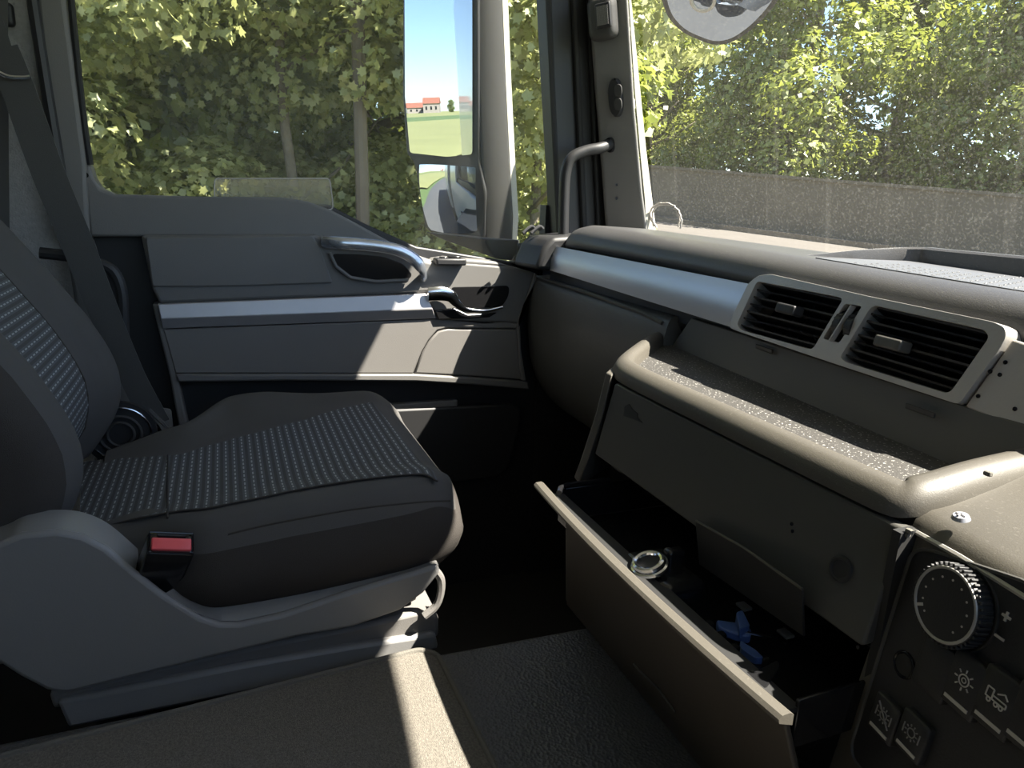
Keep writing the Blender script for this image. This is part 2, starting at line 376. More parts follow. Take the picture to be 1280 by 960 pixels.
# windscreen (bowed)
def wsY(X, z, o=0):
    u = (X+.5)/1.0
    return .955 + .13*(1-u*u) - .18*(z+.06) + o
pts = [[Vector((X, wsY(X, z), z)) for X in np.linspace(-1.49, .49, 25)] for z in np.linspace(-.16, .72, 9)]
S(G().grid(pts), 'window_2', M['screen'], 'dusty bowed windscreen with faint streaks', 'windscreen', fix=False)
hd = [[Vector((X, wsY(X, .69, -.01), .69)), Vector((X, wsY(X, .69, -.25), .70)), Vector((X, wsY(X, .69, -.25), .86)), Vector((X, wsY(X, .88, .0), .89)), Vector((X, wsY(X, .69, .02), .70))] for X in np.linspace(-1.66, .64, 25)]
S(G().loft(hd), 'trim_4', M['headliner'], 'overhead shelf along the top of the windscreen', 'trim')
# drawn-on ring left on the windscreen
ringp = [(818,283),(813,268),(818,257),(830,254),(842,258),(849,270),(848,284)]
g = G()
for dx in (0, 2.5):
    P = []
    for x, y in ringp:
        d = ray(x+dx, y+dx*.6); t = 1.0
        lo, hi = .0005, .004
        for _ in range(40):
            mid = (lo+hi)/2; p = d*mid
            if p.y > wsY(p.x, p.z, -.003): hi = mid
            else: lo = mid
        P.append(d*lo)
    P = spl(P, 5); g.tube([p+Vector((random.uniform(-.001,.001),)*3) for p in P], .0022, 6)
g.build('windscreen_mark', M['icon'], None, 'smeared whitish ring mark on the lower windscreen corner', 'smear')

# ================================================================== PASSENGER DOOR
XD = -1.62
door = thing('door_1', 'dark grey passenger door with silver trim strip below the window', 'door', (-1.66, .2, -1.0), kind='structure')
nx = Vector((1, 0, 0))
def dplate(name, pts, x, th, m, parent=door, bev=.004, r=0, label=None, seg=2):
    P = px(pts, X=x)
    if r: P = fil(P, r)
    return G().prism(P, -nx*th).build(name, m, parent, label, bevel=bev, seg=seg)
# base leaf (dark, recessed)
P = [(-1.665, -.285, -1.10), (-1.665, .80, -1.10), (-1.665, .80, -.17), (-1.665,.66,-.16), (-1.665, .42, -.125), (-1.665, .30, -.075), (-1.665, .22, -.035), (-1.665, -.285, -.03)]
G().prism(P, -nx*.035).build('door_leaf', M['black'], door, bevel=.004)
sill = [(104,206),(112,205),(117,222),(126,236),(143,243),(250,246),(355,247),(385,252),(415,263),(447,280),(478,297),(505,312),(530,322),(548,328),(545,345),(480,345),(410,310),(395,296),(178,296),(112,296)]
dplate('window_sill_panel', sill, -1.622, .05, M['door'], bev=.006, seg=3)
mid = [(176,294),(396,293),(404,299),(440,300),(492,306),(520,322),(548,330),(560,326),(640,333),(669,341),(660,372),(651,405),(545,400),(535,366),(199,380),(190,362)]
dplate('middle_panel', mid, -1.606, .055, M['door'], bev=.007, seg=3)
dplate('pocket_lid', [(181,297),(391,294),(401,312),(416,354),(300,358),(190,359)], -1.600, .02, M['door'], bev=.004, r=.006)
# silver strip, two facets
a = px([(197,380),(533,367)], X=-1.602); b = px([(201,399),(541,386)], X=-1.594); c = px([(203,411),(545,398)], X=-1.606)
back = Vector((-.03, 0, 0))
G().loft([[a[0],b[0],c[0],c[0]+back,a[0]+back],[a[1],b[1],c[1],c[1]+back,a[1]+back]]).build('trim_strip', M['silver'], door, 'brushed silver strip', bevel=.002)
ins = [(204,412),(545,399),(580,402),(607,405),(628,402),(651,404),(648,411),(559,410),(547,413),(536,425),(527,440),(517,467),(360,467),(219,467)]
dplate('insert_panel', ins, -1.608, .03, M['door_grey'], bev=.003)
dplate('corner_panel', [(518,467),(528,440),(537,426),(548,414),(560,411),(647,412),(652,440),(658,475),(586,470)], -1.607, .03, M['door_grey'], bev=.004)
dplate('end_cap', [(669,341),(674,346),(656,380),(650,400),(652,440),(658,476),(652,476),(646,412),(650,396),(660,370)], -1.600, .05, M['door_grey'], bev=.003)
dplate('lower_edge', [(219,468),(360,468),(520,468),(590,472),(660,477),(662,487),(590,481),(520,477),(360,476),(223,478)], -1.602, .05, M['door'], bev=.004)
# lower pocket: frame post and shelf
dplate('pocket_post', [(190,380),(201,381),(222,470),(240,560),(228,560),(212,470)], -1.610, .05, M['door'], bev=.004)
G().prism(fil([(-1.63,-.1,-.50),(-1.63,.70,-.52),(-1.63,.66,-.72),(-1.63,-.08,-.72)], .05), (-.02,0,0)).build('map_pocket', M['black'], door, bevel=.006)
G().box((-1.655,.34,-.60),(-1.635,.52,-.50)).build('sunlit_patch', M['door_grey'], door, bevel=.004)  # grey box added to stand in for a patch of sun on the door
# pull handle
hp = px([(406,303),(425,304),(455,306),(480,309),(500,314),(516,323),(527,335),(533,348)], X=-1.575)
hp[0].x = -1.60; hp[-1].x = -1.60
g = G(); g.tube(spl(hp, 5), .0135, 12, flat=(1.0, .6), up=(0, 0, 1)); g.build('pull_handle', M['satin'], door, 'satin silver curved pull handle')
dplate('handle_recess', [(414,317),(450,318),(480,321),(505,330),(515,343),(513,348),(470,350),(440,346),(424,336)], -1.601, .004, M['gloss_black'], bev=.001, r=.012)
g = G(); g.tube(px([(412,316),(420,333),(438,347),(470,352),(510,350)], X=-1.598), .004, 8); g.build('handle_lip', M['door'], door)
# release lever and its scoop
dplate('latch_recess', [(563,359),(637,357),(636,370),(628,383),(580,387),(571,376)], -1.601, .004, M['gloss_black'], bev=.001, r=.012)
lv = px([(535,368),(550,367),(563,370),(571,379),(583,387),(605,389),(629,384)], X=-1.590)
w = [.016,.017,.015,.010,.005,.0035,.003]
LV = spl(lv, 5); WW = [np.interp(i/(len(LV)-1), np.linspace(0,1,7), w) for i in range(len(LV))]
g = G(); g.tube(LV, [float(x) for x in WW], 10, flat=(1, .35), up=(0, 0, 1)); g.build('latch_lever', M['chrome'], door, 'bright chrome door release lever')
dplate('latch_shadow_piece', [(543,388),(568,385),(585,393),(622,391),(612,397),(548,400)], -1.599, .02, M['gloss_black'], bev=.003)
# window switch block
o_ = at(562,329,X=-1.60)
G().obox(o_+Vector((0,0,.004)), (.018,0,0), (0,.036,0), (0,0,.008)).build('switch_block', M['black'], door, bevel=.004)
G().obox(o_+Vector((0,.01,.014)), (.009,0,0), (0,.014,0), (0,0,.003)).build('window_switch', M['gloss_black'], door, bevel=.002)
G().obox(o_+Vector((0,-.016,.013)), (.009,0,0), (0,.007,0), (0,0,.002)).build('window_switch', M['gloss_black'], door, bevel=.002)
G().prism(px([(535,331),(640,333),(620,327),(560,322),(545,324)], X=-1.607), (-.05,0,0)).build('sill_ledge', M['door'], door, bevel=.005)
G().disc(at(107,219,X=-1.621), nx, .0052, .002, 16).build('screw_hole', M['gloss_black'], door)
# side glass and its rubber
gl = [(-1.668,-.30,-.13),(-1.668,.86,-.22),(-1.668,.74,.70),(-1.668,-.30,.70)]
S(G().prism(gl, (-.004,0,0)), 'window_1', M['glass'], 'passenger side window glass showing trees outside', 'window')
sp = px([(84,-60),(89,0),(98,90),(106,160),(113,206)], X=-1.625)
g = G().tube(spl(sp,4), .006, 8); g.build('window_seal', M['rubber'], door)
g = G().tube(spl(px([(110,205),(117,224),(127,238),(144,245),(250,248),(356,249)], X=-1.640), 5), .004, 8); g.build('window_seal', M['rubber'], door)
# B-pillar trim
pl = [at(x, y, X=-1.615) for x, y in [(38,-120),(76,-120),(82,0),(97,120),(108,205),(112,296),(190,560),(120,560),(80,296),(62,150),(45,0)]]
S(G().prism(pl, (-.05,0,0)), 'trim_2', M['door'], 'dark grey centre pillar trim left of the side window', 'trim', bevel=.008, seg=3)
g = G().tube(spl(px([(33,-60),(41,0),(58,110),(73,200),(88,296)], X=-1.60),4), .010, 8)
S(g, 'trim_5', M['black'], 'black rubber door seal along the centre pillar', 'trim')
# clear sticker on the side glass
g = G().prism(fil(px([(268,223),(412,223),(416,252),(416,262),(268,262)], X=-1.664), .008), (-.001,0,0))
st = g.build('window_sticker', M['clear'], None, 'clear rectangular film sticker low on the side window', 'sticker')
G().tube(fil(px([(268,223),(412,223),(416,252),(416,262),(268,262)], X=-1.663), .008), .0013, 6, closed=True).build('border', M['icon'], st)

# ================================================================== FRONT PILLAR
fr = px([(681,-140),(683,0),(689,120),(695,230),(697,296),(776,300),(764,180),(756,60),(748,-140)], X=-1.60)
S(G().prism(fr, (-.06,0,0)), 'trim_6', M['black'], 'black door window frame beside the front pillar', 'trim', bevel=.006)
g = G()
for xo, r in ((0,.007),(32,.008),(50,.006)):
    g.tube(spl(px([(684+xo-2,-140),(686+xo,0),(691+xo,120),(696+xo,230),(699+xo,298)], X=-1.592),4), r, 8)
S(g, 'trim_7', M['rubber'], 'ribbed black weather seal of the door frame', 'trim')
pl = [at(731,-140,X=-1.56), at(735,0,X=-1.56), at(744,120,X=-1.56), at(752,215,X=-1.56), at(758,300,X=-1.56), at(812,310,X=-1.475), at(803,240,X=-1.475), at(793,130,X=-1.475), at(785,0,X=-1.475), at(776,-140,X=-1.475)]
ptrim = S(G().prism(pl, (-.05,.03,0)), 'trim_1', M['pillar'], 'grey front pillar trim beside the windscreen', 'trim', bevel=.008, seg=3)
Pp = at(744,120,X=-1.56); Pn = (at(758,300,X=-1.56)-at(744,120,X=-1.56)).cross(at(803,240,X=-1.475)-at(744,120,X=-1.56)).normalized()
if Pn.dot(Pp) > 0: Pn = -Pn
def pp(x, y, o=0): return at(x, y, P=Pp, N=Pn) + Pn*o
for x, y in ((771,231),(771,248)):
    G().disc(pp(x, y), Pn, .003, .0015, 12).build('screw', M['chrome'], ptrim)
# white outside edge of the pillar
wp = [at(x, y, X=-1.50) for x, y in [(782,-140),(786,0),(793,110),(801,200),(806,250),(808,300),(822,302),(816,255),(808,190),(797,80),(789,0),(783,-140)]]
S(G().prism(wp, (-.06,.035,0)), 'trim_8', M['cream'], 'cream white painted outer edge of the front pillar', 'trim', bevel=.002)
# tweeter
pu = (pp(757,282)-pp(744,120)).normalized(); pv = Pn.cross(pu)
tw = thing('tweeter_speaker', 'small dark tweeter speaker at the top of the front pillar', 'speaker', pp(760,24))
G().rbox(pp(759,24,.018), (.043,.032,.022), .016, (pu,pv,Pn)).build('housing', M['mirror_grey'], tw)
g = G().rbox(pp(765,21,.041), (.025,.018,.004), .0035, (pu,pv,Pn)); g.build('frame', M['black'], tw)
g = G()
for i in range(-5,6): g.obox(pp(765,21,.0455)+pu*i*.0035, pu*.0009, pv*.0135, Pn*.0012)
for i in range(-3,4): g.obox(pp(765,21,.0455)+pv*i*.0038, pu*.0185, pv*.0008, Pn*.0012)
g.build('grille', M['pillar'], tw)
# oval remote
rm = thing('oval_remote', 'small dark oval remote with two buttons stuck on the front pillar', 'remote', pp(771,122))
def ov(c, a, b, h, n=28):
    return [[c+pu*math.copysign(abs(math.cos(q))**.7, math.cos(q))*a*s+pv*math.sin(q)*b*s+Pn*hh for q in [2*math.pi*k/n for k in range(n)]] for s, hh in ((1,0),(1,h*.7),(.92,h),(.0001,h))]
G().loft(ov(pp(772,122), .041, .0165, .016), caps=False).build('body', M['black'], rm)
for yy in (113,130):
    G().loft(ov(pp(777,yy,.016), .0135, .0095, .003), caps=False).build('button', M['mirror_grey'], rm)
G().disc(pp(773,99,.015), Pn, .002, .003, 10).build('lamp', M['gloss_black'], rm)
# grab handle
gh = [at(704,300,X=-1.54), at(705,250,X=-1.535), at(707,217,X=-1.53), at(714,198,X=-1.525), at(731,189,X=-1.52), at(750,185,X=-1.515), pp(764,180,.01)]
gr = thing('grab_handle', 'black bent grab handle on the front pillar', 'grab handle', at(704,296,X=-1.54))
G().tube(spl(gh, 6), .0125, 14).build('bar', M['black'], gr)
G().loft(ov(pp(764,181,.0), .017, .010, .012), caps=False).build('socket', M['gloss_black'], gr)

# ================================================================== DASHBOARD
YD = .70
dash = thing('dashboard', 'dark dashboard with silver trim, twin air vents and padded top', 'dashboard', (-.5, .85, -.3))
prof = spl([(.714,-.114,0),(.706,-.104,0),(.709,-.090,0),(.718,-.077,0),(.733,-.068,0),(.752,-.0645,0),(.80,-.066,0),(.88,-.069,0)], 4)
prof = [(p.x, p.y) for p in prof] + [(.885,-.070),(1.06,-.085),(1.06,-.12),(.99,-.30),(.76,-.30),(.735,-.115)]
def pdz(x): return float(np.interp(x, [-1.4,-1.0,-.75,-.45], [.008,.003,-.003,-.011]))
def pad_ring(X, s=1, dz=0): return [Vector((X, .80+(y-.80)*s, -.11+(z+.11)*s+dz)) for y, z in prof]
rings = [pad_ring(-1.53,.60,-.014), pad_ring(-1.50,.80,-.004), pad_ring(-1.46,.93,.004), pad_ring(-1.41,1,.008)] + [pad_ring(x, 1, pdz(x)) for x in np.linspace(-1.35, .60, 20)]
G().loft(rings).build('padded_top', M['pad'], dash, 'padded dark grey top')
# corner piece by the door with defroster
cpz = [at(640,331,X=-1.585), at(650,304,X=-1.585), at(660,293,X=-1.585), at(700,290,X=-1.585), at(720,300,X=-1.585), at(700,340,X=-1.585)]
G().prism(cpz, (.10,.02,0)).build('corner_piece', M['black'], dash, bevel=.010, seg=3)
for i, x in enumerate((658,668)):
    g = G().tube(spl([at(x-4,292,X=-1.545), at(x,288,X=-1.545), at(x+6,284,X=-1.545), at(x+9,287,X=-1.545)],4), .0055, 8, flat=(.7,1.5)); g.build('defroster_fin', M['pad'], dash)
# silver trim
def tpl(z): return .7+.22*(z+.11)       # dash face plane: leans out towards the bottom
TN = Vector((0, -1, .22)).normalized(); TP = Vector((0, .7, -.11))
def tp(x, y, o=0): return at(x, y, P=TP, N=TN)+TN*o
n = 16; top = [tp(690+(947-690)*i/n, 307+(357-307)*i/n) for i in range(n+1)]; bot = [tp(682+(924-682)*i/n, 336+(412-336)*i/n) for i in range(n+1)]
rings = []
for t, b in zip(top, bot):
    rings.append([lerp(t,b,k)+TN*(.007*math.sin(math.pi*(.12+.8*k))) for k in np.linspace(0,1,7)]+[b-TN*.02, t-TN*.02])
G().loft(rings).build('silver_trim', M['dash_silver'], dash, 'long pale silver trim bar', ang=50)
t, b = tp(687,307), tp(680,336); t2, b2 = tp(657,306), tp(645,332)
G().loft([[lerp(p,q,k)+TN*(.012*math.sin(math.pi*(.1+.8*k))) for k in np.linspace(0,1,6)]+[q-TN*.02,p-TN*.02] for p, q in ((t2,b2),(t,b))]).build('trim_end', M['mirror_grey'], dash)
# dark band under the trim
G().prism([(-1.56,.722,-.166),(-1.56,.718,-.20),(-1.56,.74,-.24),(-1.56,.80,-.24),(-1.56,.80,-.15)], (2.1,0,0)).build('lower_band', M['black'], dash, bevel=.003)
# vent bezel
BO = .016
bz = [(922,412),(925,399),(946,357),(958,347.5),(974,345.5),(1100,374),(1255,406),(1269,413),(1270.5,424),(1262,440),(1211,508.5),(1060,459),(934,417)]
h1 = [(957,354.5),(1066,376),(1048,405),(1027,440),(937,415),(931.5,408)]
h2 = [(1068,383),(1089,386),(1076,408),(1061,431),(1040,426),(1053,405)]
h3 = [(1102,384.5),(1243,416),(1249,425),(1199,495.5),(1068,455),(1062,449)]
O = fil([tp(*p, BO) for p in bz], .006); H = [fil([tp(*p, BO) for p in h], r) for h, r in ((h1,.007),(h2,.003),(h3,.008))]
bezel = G().holes(O, H, -TN*.03).build('vent_bezel', M['bezel'], dash, 'grey metallic twin vent surround', bevel=.0016)
def louv(q, n, nm):
    tl, tr, br, bl = [tp(*p, BO-.006) for p in q]
    for i in range(n):
        k = (i+.55)/n; a, b = lerp(tl,bl,k), lerp(tr,br,k)
        c = (a+b)/2; hx = (b-a)/2
        G().obox(c-TN*.011, hx*.995, (TN*.010+Vector((0,0,.0035))), Vector((0,0,.0011))).build('louvre', M['gloss_black'] if i % 2 else M['black'], bezel)
    dn = ((bl-tl)+(br-tr))/4
    for i in range(1,7):
        k = i/7; a = lerp(tl,tr,k); b = lerp(bl,br,k)
        G().obox((a+b)/2-TN*.034, (b-a)/2, TN*.009, (tr-tl).normalized()*.0008).build('vane', M['black'], bezel)
    G().obox((tl+tr+bl+br)/4-TN*.05, (tr-tl)/2*1.06, dn*1.1, TN*.002).build('duct', M['rubber'], bezel)
louv([(955,352),(1068,376),(1027,441),(929,414)], 7, 'l'); louv([(1099,383),(1250,418),(1199,497),(1060,452)], 8, 'r')
pa = (tp(1066,376)-tp(957,354)).normalized(); pb = TN.cross(pa)
for x, y, w in ((1001,391,.0165),(1131,434,.0175)):
    G().rbox(tp(x, y, BO+.004), (w,.0065,.010), .003, (pa,pb,TN)).build('louvre_tab', M['black'] if x < 1100 else M['fascia'], bezel)
for x, y in ((1058,407),(1073,410)):
    c = tp(x, y, BO-.015); g = G()
    g.disc(c-pa*.0045, pa, .018, .009, 28)
    for k in range(20):
        q = 2*math.pi*k/20; dv = TN*math.cos(q)+pb*math.sin(q); g.obox(c+dv*.018, pa*.0045, dv*.0007, dv.cross(pa)*.0012)
    w_ = g.build('thumbwheel', M['black'], bezel)
G().obox(tp(1065,408,BO+.001), pa*.0009, (tp(1053,430)-tp(1081,386))/2*1.0, TN*.004).build('slot_divider', M['bezel'], bezel)
G().obox(tp(1065,408,BO-.028), pa*.02, pb*.03, TN*.002).build('slot_back', M['rubber'], bezel)
# grey panel right of the vent, with pin holes
rp = [tp(*p, .010) for p in [(1273,426),(1400,470),(1400,600),(1300,545),(1214,510),(1262,443)]]
rpan = G().prism(rp, -TN*.03).build('switch_blank_panel', M['bezel'], dash, 'grey panel with small pin holes', bevel=.002)
for x, y in ((1246,466.5),(1258,470.5),(1231,497),(1277,513),(1265,455)):
    G().disc(tp(x, y, .0095), TN, .0021, .0012, 12).build('pin_hole', M['gloss_black'], rpan)
# dash-top tray with raised rim and perforated floor
A_, B_ = Vector((-.80,.80,-.052)), Vector((-.64,.93,-.05))
pts = [[Vector((X, Y, -.0635-.003*(Y-.75)/.13+pdz(X))) for Y in np.linspace(.748,.95,6)] for X in np.linspace(-.76,.5,24)]
G().grid(pts, thick=(0,0,-.01)).build('top_mat', M['perf'], dash)
g = G()
for i in range(46):
    for j in range(9):
        X = -.70+i*.016+(j%2)*.008; Y = .757+j*.019
        if X > -.08 or (X < -.60 and j > 6-(X+.60)*-20): continue
        z = -.0633-.003*(Y-.75)/.13+pdz(X); r = .0028
        g.add([(X-r,Y,z),(X,Y-r,z),(X+r,Y,z),(X,Y+r,z),(X,Y,z+.0016)], [(0,1,4),(1,2,4),(2,3,4),(3,0,4)])
g.build('grip_dots', M['perf'], dash, kind='stuff')
rimz = lambda k: -.052+.016*k
rim = [(-.80,.752,.0),(-.795,.80,.3),(-.785,.87,.7),(-.755,.925,1.0),(-.70,.932,1.0),(-.4,.935,1.0),(0,.94,1.0),(.5,.94,1.0)]
rings = []
R_ = spl([(x,y,k) for x,y,k in rim], 6)
for p in R_:
    zt = -.066+.016*p.z+pdz(p.x)*(1-p.z); w = .006+.012*p.z
    rings.append([Vector((p.x,p.y-.003,-.082)), Vector((p.x,p.y,zt-.003)), Vector((p.x,p.y+.004,zt)), Vector((p.x,p.y+w,zt)), Vector((p.x+.0,p.y+w+.02,-.09))])
G().loft(rings).build('rear_rim', M['pad'], dash, 'raised dark rim of the top tray', bevel=.001)
# knee panel left of the shelf unit
kp = spl([(.722,-.190,0),(.700,-.200,0),(.690,-.26,0),(.692,-.33,0),(.705,-.41,0),(.74,-.48,0),(.80,-.54,0),(.90,-.60,0)], 4)
def kring(X, o): return [Vector((X, p.x+o, p.y)) for p in kp]+[Vector((X,.95,-.60)),Vector((X,.95,-.19))]
G().loft([kring(-1.645,.030), kring(-1.635,.010), kring(-1.615,.002)]+[kring(x,0) for x in np.linspace(-1.58,-1.02,10)]).build('knee_panel', M['knee'], dash, 'large curved dark lower panel')
G().tube([at(x,y,Y=.697) for x,y in ((672,346),(740,368),(800,390),(828,404))], .004, 6).build('panel_bead', M['fascia'], dash)

# ================================================================== STORAGE CONSOLE (shelf, fascia, open drawer)
sc = thing('storage_console', 'grey brown storage unit with open tray on top and drawer pulled out', 'storage unit', (-.62, .55, -.48))
path = spl([(-1.10,.738,0),(-1.03,.655,0),(-.955,.578,0),(-.905,.532,0),(-.862,.507,0),(-.80,.499,0),(-.66,.498,0),(-.53,.498,0),(-.43,.498,0),(-.385,.503,0),(-.368,.535,0),(-.366,.60,0),(-.366,.72,0)], 6)
pr = [(-.060,-.252),(-.034,-.250),(-.031,-.228),(-.027,-.2225),(-.020,-.2205),(-.011,-.223),(-.004,-.230),(0,-.238),(0,-.2465),(-.012,-.248),(-.05,-.254)]
rings = []
for i, p in enumerate(path):
    a = path[max(0,i-1)]; b = path[min(len(path)-1,i+1)]; t = (b-a).normalized(); nrm = Vector((t.y,-t.x,0))   # outward
    rr = max(0,(i-54)/(len(path)-54)); dz = .024*rr
    rings.append([Vector((p.x+nrm.x*o, p.y+nrm.y*o, z+dz)) for o, z in pr])
G().loft(rings).build('tray_rim', M['console'], sc, 'rounded dusty rim', ang=50)
G().prism([(-1.07,.745,-.2410),(-.93,.59,-.2410),(-.85,.525,-.2410),(-.40,.522,-.2410),(-.38,.70,-.2410)], (0,0,-.008)).build('tray_floor', M['tray'], sc, 'dusty shelf floor')
bw = [Vector((-1.02,.708,-.245)),Vector((-.36,.645,-.245)),Vector((-.36,.668,-.185)),Vector((-.975,.712,-.185))]
back_ = G().prism(bw, (0,.008,0)).build('tray_back', M['fascia'], sc, bevel=.002)
for (x,y) in ((955,436),(1150,513)):
    bn_ = (bw[1]-bw[0]).cross(bw[3]-bw[0]).normalized(); c = at(x,y,P=bw[0],N=bn_); G().obox(c, (bw[1]-bw[0]).normalized()*.019, bn_*.0012, Vector((0,0,.003))).build('clip_slot', M['black'], back_, bevel=.001)
# fascia
YF = .500; YB = .478
fq = [Vector((-.846,YF,-.2505)),Vector((-.371,YF,-.2505)),Vector((-.372,YB,-.356)),Vector((-.850,YB,-.356))]
fas = G().prism(fil(fq,.004), (0,.012,0)).build('fascia', M['fascia'], sc, 'flat dark grey fascia panel', bevel=.002)
FN = (fq[1]-fq[0]).cross(fq[3]-fq[0]).normalized(); FN = FN if FN.y < 0 else -FN
c = at(1052,711,P=fq[0],N=FN); g = G().ring(c+FN*.001, FN, .010, .0022, 24); g.disc(c, FN, .008, .002, 20); g.build('lock', M['black'], fas)
for x, y in ((990,655),(991,664),(1073,809)): G().disc(at(x,y,P=fq[0],N=FN), FN, .0018, .0008, 10).build('pin_hole', M['gloss_black'], fas)
G().prism([at(x,y,P=fq[0],N=FN)+FN*.0003 for x,y in ((781,508),(787,505),(791,512),(798,517),(797,521),(804,529),(792,524),(780,520))], FN*.0004).build('sticker_residue', M['black'], fas)
# side panel of the unit
G().loft([[Vector((-.868,.497,-.24)),Vector((-.866,.484,-.30)),Vector((-.872,.470,-.365)),Vector((-.880,.462,-.402)),Vector((-.875,.468,-.408)),Vector((-.872,.480,-.396)),Vector((-.91,.53,-.40)),Vector((-1.09,.70,-.40)),Vector((-1.09,.70,-.24))],
          [Vector((-.852,.498,-.24)),Vector((-.852,.487,-.30)),Vector((-.857,.473,-.365)),Vector((-.866,.463,-.402)),Vector((-.862,.468,-.408)),Vector((-.858,.480,-.396)),Vector((-.895,.53,-.40)),Vector((-1.07,.70,-.40)),Vector((-1.07,.70,-.24))]]).build('side_panel', M['console'], sc, bevel=.002)
# drawer bay
G().box((-.85,.52,-.36),(-.372,.72,-.352)).build('bay_roof', M['rubber'], sc)
G().box((-.86,.69,-.50),(-.372,.70,-.352)).build('bay_back', M['rubber'], sc)
G().box((-.374,.49,-.52),(-.366,.70,-.25)).build('bay_side', M['rubber'], sc)
for x0,x1,z in ((-.83,-.80,-.364),(-.76,-.72,-.366),(-.70,-.67,-.364),(-.60,-.56,-.366),(-.55,-.51,-.366),(-.46,-.43,-.364)):
    G().obox(((x0+x1)/2,.497,z), ((x1-x0)/2,0,0), (0,.004,0), (0,0,.004)).build('clip', M['gloss_black'], sc, bevel=.001)
# drawer
dx0, dx1 = -.843, -.356
ZD = -.386
def bow(X): return .377 + .009*((X+.60)/.243)**2
body = G()
xs = np.linspace(dx0+.028, dx1-.006, 2)
# tray shell: floor and walls as one open box
fl = -.440
x0, x1, y0, y1 = -.825, -.375, .416, .60
body.box((x0,y0,fl-.004),(x1,y1,fl)); body.box((x0,y0-.004,fl),(x1,y0+.001,ZD-.014)); body.box((x0,y1,fl),(x1,y1+.004,ZD-.012))
body.box((x0-.004,y0,fl),(x0,y1,ZD-.006)); body.box((x1,y0,fl),(x1+.004,y1,ZD-.006))
drawer = body.build('drawer', M['gloss_black'], sc, 'black open drawer tray', bevel=.0015)
rings = []
for X in np.linspace(dx0, dx1, 24):
    y = bow(X); k = min(1, (X-dx0)/.03)
    rings.append([Vector((X,y-.004,ZD-.007)), Vector((X,y-.005,ZD-.003)), Vector((X,y-.002,ZD)), Vector((X,y+.006,ZD+.0005)), Vector((X,y+.010,ZD-.002)), Vector((X,y+.010,ZD-.012))])
G().loft(rings).build('front_lip', M['console'], drawer, 'front edge with its sunlit look put into lighter plastic')  # lighter plastic than the tray, to carry the sunlight on this edge
G().tube([(-.805,.402,ZD-.002),(-.814,.408,ZD),(-.821,.422,ZD),(-.823,.49,ZD)], .004, 8).build('rim_bead', M['gloss_black'], drawer)
G().loft([[Vector((X,bow(X)+.008,ZD-.010)),Vector((X,.420,ZD-.014)),Vector((X,.420,ZD-.018)),Vector((X,bow(X)+.008,ZD-.018))] for X in np.linspace(-.825,-.372,20)]).build('lip_flange', M['rubber'], drawer)
# middle hump with socket ring
c = at(812,708,Z=-.394)
G().rbox(Vector((c.x-.004,max(c.y+.012,.440),-.412)), (.046,.030,.014), .011).build('socket_mount', M['gloss_black'], drawer)
g = G(); g.ring(c+Vector((0,-.002,.006)), (0,-.35,1), .0155, .0034, 32); g.ring(c+Vector((0,0,.001)), (0,-.35,1), .019, .003, 32); g.build('socket_ring', M['chrome'], drawer, 'silver socket ring')
G().disc(c+Vector((0,-.001,.003)), (0,-.35,1), .0130, .001, 24).build('socket_well', M['rubber'], drawer)
hk = at(842,697,Z=-.394); G().rbox(hk, (.008,.012,.012), .005).build('socket_flap', M['gloss_black'], drawer)
# ribs in the right compartment
for i in range(3): G().obox((-.505+.02*i,.426,-.42), (.004,0,0), (0,.006,0), (0,0,.016)).build('rib', M['gloss_black'], drawer, bevel=.002)
g = G().tube(spl([at(828,735,Z=-.41),at(838,727,Z=-.41),at(845,722,Z=-.41),at(850,726,Z=-.41)],4), .0045, 8); g.build('compartment_bead', M['gloss_black'], drawer)
# corner bracket at the near end
G().prism(fil([at(x,y,Z=-.398) for x,y in ((925,840),(945,838),(972,824),(976,832),(965,848),(957,862),(940,858))],.004), (0,0,-.010)).build('end_bracket', M['gloss_black'], drawer, bevel=.0015)
# tilted flap standing in the opening
f0, f1 = at(869,652,Y=.470), at(1002,738,Y=.462); dn = Vector((0,.012,-.055))
fl_ = [f0, lerp(f0,f1,.5)+Vector((0,0,.004)), f1, f1+dn*.9, f0+dn]
flp = G().prism(fl_, (0,.003,0)).build('flap', M['rubber'], sc, 'thin tilted flap with lit edge put in as a pale strip', bevel=.0008)
G().tube([p+Vector((0,.001,.0008)) for p in fl_[:3]], .0014, 6).build('flap_edge', M['console'], flp)  # pale strip stands in for light catching the flap's top edge
for (x,y) in ((930,758),(982,792)):
    G().rbox(at(x,y,Z=-.437), (.008,.006,.002), .0018).build('latch_plate', M['door_grey'], drawer)
# blue tool in the drawer
bt = thing('blue_clip_tool', 'small blue plastic clip tool lying in the open drawer', 'tool', at(930,795,Z=-.437))
u_ = (at(960,806,Z=-.432)-at(900,778,Z=-.432)).normalized(); v_ = Vector((0,0,1)).cross(u_)
q = lambda x,y,z: at(x,y,Z=z)
G().prism(fil([q(895,774,-.428),q(925,778,-.428),q(940,786,-.428),q(938,795,-.428),q(922,792,-.428),q(898,784,-.428)],.004), (0,0,-.010)).build('grip', M['blue'], bt, bevel=.002)
G().prism(fil([q(920,765,-.416),q(928,762,-.416),q(938,782,-.42),q(925,786,-.42)],.003), (0,0,-.012)).build('fin', M['blue'], bt, bevel=.002)
G().prism(fil([q(925,800,-.432),q(945,812,-.432),q(955,822,-.432),q(944,822,-.432),q(926,810,-.432)],.003), (0,0,-.008)).build('grip', M['blue'], bt, bevel=.002)
G().tube([q(930,790,-.427),q(950,794,-.428),q(965,798,-.428)], .0016, 6).build('pin', M['chrome'], bt)

